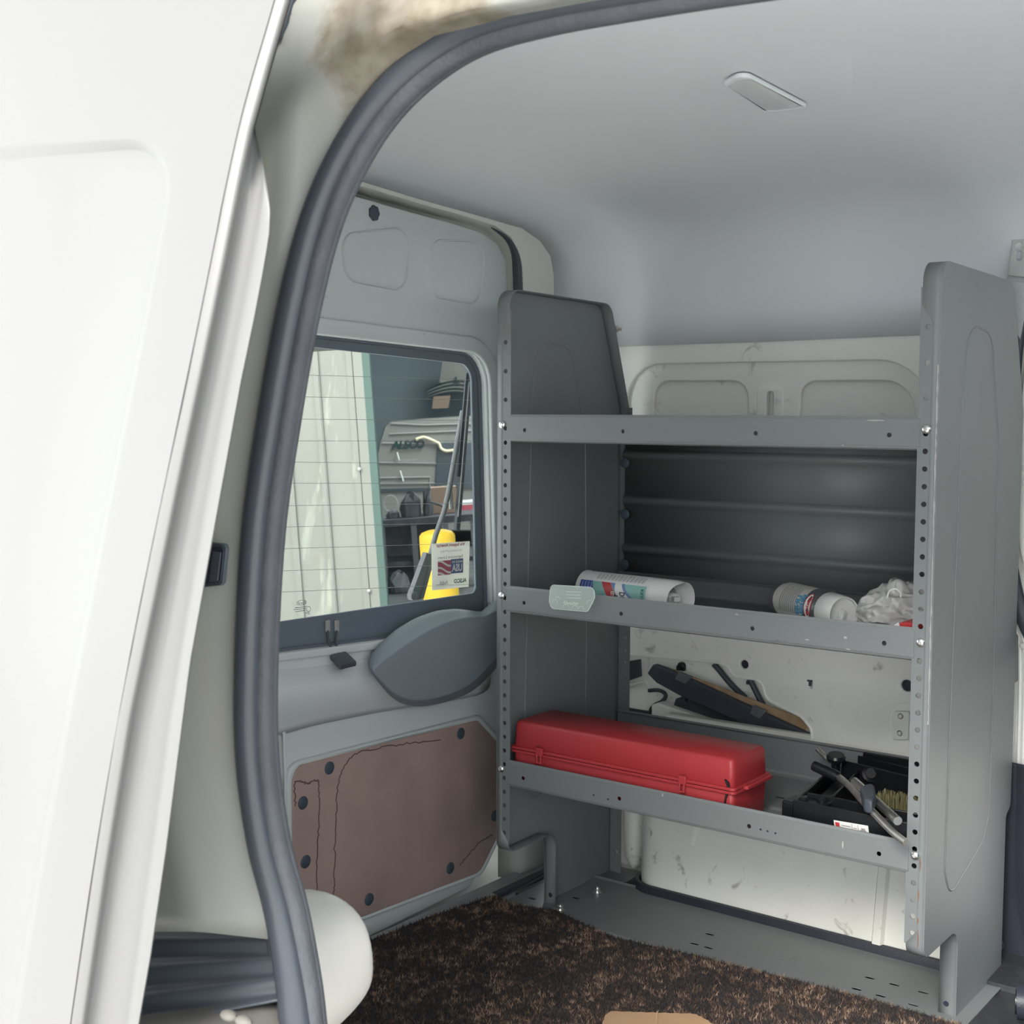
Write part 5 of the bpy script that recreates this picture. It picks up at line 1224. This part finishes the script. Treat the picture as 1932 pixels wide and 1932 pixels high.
def blob(x, y, wpx, hpx, m, name, lab, cat, dp=DK-.1, n=9, seed=1):
    """an uneven lump of gear standing on the bench"""
    r_ = random.Random(seed); k = dp/CF; cx = op(x, y, dp); mb = MB(); w = wpx*k/2; h = hpx*k
    prof_ = [(w*.9, 0), (w, h*.25), (w*.85, h*.6), (w*.5, h*.9), (w*.08, h)]
    bb = b0+.004 if y < 1000 else GR+.014
    mb.lathe(W(dp, cx[0], bb), Vector(UU), prof_, n)
    mb.v = mb.v[:n]+[p+Vector((r_.uniform(-1, 1), r_.uniform(-1, 1), r_.uniform(-.2, 1)))*w*.24 for p in mb.v[n:]]
    return mk(name, mb, m, smooth=False, label=lab, cat=cat)
blob(776, 976, 42, 44, M['clutter'], 'gear_pile', 'dark heap of cables in the middle of the garage workbench', 'cables', seed=3)
blob(808, 976, 20, 50, M['clutter'], 'tool_bag', 'dark bag standing right of the cable heap on the garage workbench', 'bag', seed=6)
blob(742, 978, 28, 12, M['clutter'], 'rag', 'dark rag at the left end of the garage workbench', 'rag', seed=7)
blob(715, 970, 12, 18, M['tape'], 'yellow_jug', 'yellow jug at the far left of the garage workbench', 'jug', n=14, seed=12)
mb = MB(); a_, b_ = op(842, 978, DK+.1); k = DK/CF; obox(mb, DK, DK+.2, a_-26*k, a_+22*k, b0+.004, b0+50*k); mk('cardboard_box', mb, M['boxbrown'], smooth=False, label='brown cardboard box standing at the right on the garage workbench', cat='box')
mb = MB(); c_ = vq(737, 950, DV-.25); mb.tube([c_+Vector(RR)*.075*math.cos(t)+Vector(UU)*.09*math.sin(t) for t in [2*PI*i/24 for i in range(24)]], .007, 6, loop=True); mk('cable_loop', mb, M['inkgrey'], label='thin cable loop hanging left of the dark heap in the garage', cat='cable')
mb = MB(); mb.tube(smoothpath([W(DK-.2, *op(x, y, DK-.2)) for x, y in ((812, 948), (826, 951), (837, 957), (842, 964))], 5), .012, 7); mk('bent_tube', mb, M['clutter'], label='black bent tube beside the brown box on the workbench', cat='tube')
blob(752, 1075, 40, 38, M['greyclip'], 'storage_tub', 'grey tub under the garage workbench', 'tub', dp=DK-.35, seed=15)
blob(780, 1085, 30, 12, M['tvan'], 'paper_scrap', 'pale crumpled paper under the garage workbench beside the bollard', 'paper', dp=DK-.6, seed=16)
# red and white striped drum at right, sign with arcs above
mb = MB(); a_, b_ = op(886, 962, 11); k = 11/CF; obox(mb, 11, 11.3, a_-14*k, a_+30*k, b_, b_+10*k); sg = mk('striped_board', mb, M['pinkred'], smooth=False, label='red and white board at the right end of the garage', cat='board')
mb = MB(); obox(mb, 10.99, 11.3, a_-14*k, a_+30*k, b_+10*k, b_+15*k); mk('white_stripe', mb, M['pwhite'], parent=sg, smooth=False)
DS = 18.5
sign = thing('wall_sign', W(DS, *op(850, 780, DS)), label='pale wall sign with curved stripes high in the garage', cat='sign')
mb = MB(); mb.prism([W(DS, *op(x, y, DS)) for x, y in ((838, 660), (960, 660), (960, 722), (829, 722))], Vector(F0)*.05); mk('sign_board', mb, M['tvan'], parent=sign, smooth=False)
mb = MB(); mb.prism([W(DS, *op(x, y, DS)) for x, y in ((818, 748), (850, 746), (846, 770), (815, 771))], Vector(F0)*.05); mk('sign_panel', mb, M['boxbrown'], parent=sign, smooth=False)
for k_, (mm, w_) in enumerate((('alsco', 4), ('tvan', 4), ('alsco', 3.5), ('tvan', 4), ('alsco', 3), ('tvan', 3))):
    up, dn = [], []
    for i in range(17):
        t = i/16; x = 800+k_*.5+t*(105)+ (k_)*0; yb = 752-34*math.sin((.12+.62*t)*PI)*1.02+k_*4.6+(1-t)*(-k_*2.2)
        wv = w_*min(1, t*2.2+.12); up.append((x, yb)); dn.append((x, yb+wv))
    mb = MB(); dpx = DS-.02-.004*k_; P = [W(dpx, *op(x, y, dpx)) for x, y in up]; Q = [W(dpx, *op(x, y, dpx)) for x, y in dn]
    mb.rings([P, Q], closed=False, cap=False); mk('curved_stripe', mb, M[mm], parent=sign, solid=.006)
mb = MB(); mb.prism([W(DS-.05, *op(x, y, DS-.05)) for x, y in ((854, 722), (857, 716), (860, 709), (863, 716), (868, 722))], Vector(F0)*.01); mk('star_tip', mb, M['alsco'], parent=sign)

# ------------------------------------------------------------------ light, camera
w_ = bpy.data.worlds.new('sky'); SC.world = w_; w_.use_nodes = True
nt = w_.node_tree; bg = nt.nodes['Background']; bg.inputs[0].default_value = (.93, .97, 1.0, 1)
tc = nt.nodes.new('ShaderNodeTexCoord'); sx = nt.nodes.new('ShaderNodeSeparateXYZ'); mr = nt.nodes.new('ShaderNodeMapRange'); mr.interpolation_type = 'SMOOTHSTEP'
nt.links.new(tc.outputs['Generated'], sx.inputs[0]); nt.links.new(sx.outputs['Z'], mr.inputs['Value'])
mr.inputs['From Min'].default_value = .02; mr.inputs['From Max'].default_value = .75; mr.inputs['To Min'].default_value = 1.7; mr.inputs['To Max'].default_value = .6
nt.links.new(mr.outputs['Result'], bg.inputs[1])
def sun(name, direction, e, ang, col):
    l = bpy.data.lights.new(name, 'SUN'); l.energy = e; l.angle = math.radians(ang); l.color = col
    o = bpy.data.objects.new(name, l); COL.objects.link(o); o.rotation_euler = Vector(direction).to_track_quat('-Z', 'Y').to_euler(); return o
sun('sun', (-.09, .74, -.67), 3.7, 36, (1., .97, .92))
ga_ = bpy.data.lights.new('garage_fill_light', 'AREA'); ga_.energy = 260; ga_.size = 3; ga_.color = (.92, .97, 1.)  # unseen fill light added to brighten the van inside the garage
o = bpy.data.objects.new('garage_fill_light', ga_); COL.objects.link(o); o.location = W(13, je+2.6, 2.9); o.rotation_euler = (0, 0, 0)
cam = bpy.data.cameras.new('camera'); cam.sensor_width = 36; cam.sensor_fit = 'HORIZONTAL'; cam.lens = CF/1932*36
cam.clip_start = .05; cam.clip_end = 200
co = bpy.data.objects.new('camera', cam); COL.objects.link(co)
mx = Matrix(((CR[0], CU[0], -_f[0], CC[0]), (CR[1], CU[1], -_f[1], CC[1]), (CR[2], CU[2], -_f[2], CC[2]), (0, 0, 0, 1)))
co.matrix_world = mx
cam.dof.use_dof = True; cam.dof.focus_distance = 2.2; cam.dof.aperture_fstop = 16
SC.camera = co
SC.view_settings.view_transform = 'Standard'; SC.view_settings.look = 'None'; SC.view_settings.exposure = 1.42; SC.view_settings.gamma = 1
SC.view_settings.use_curve_mapping = False
SC.cycles.max_bounces = 10; SC.cycles.diffuse_bounces = 6; SC.cycles.transparent_max_bounces = 12
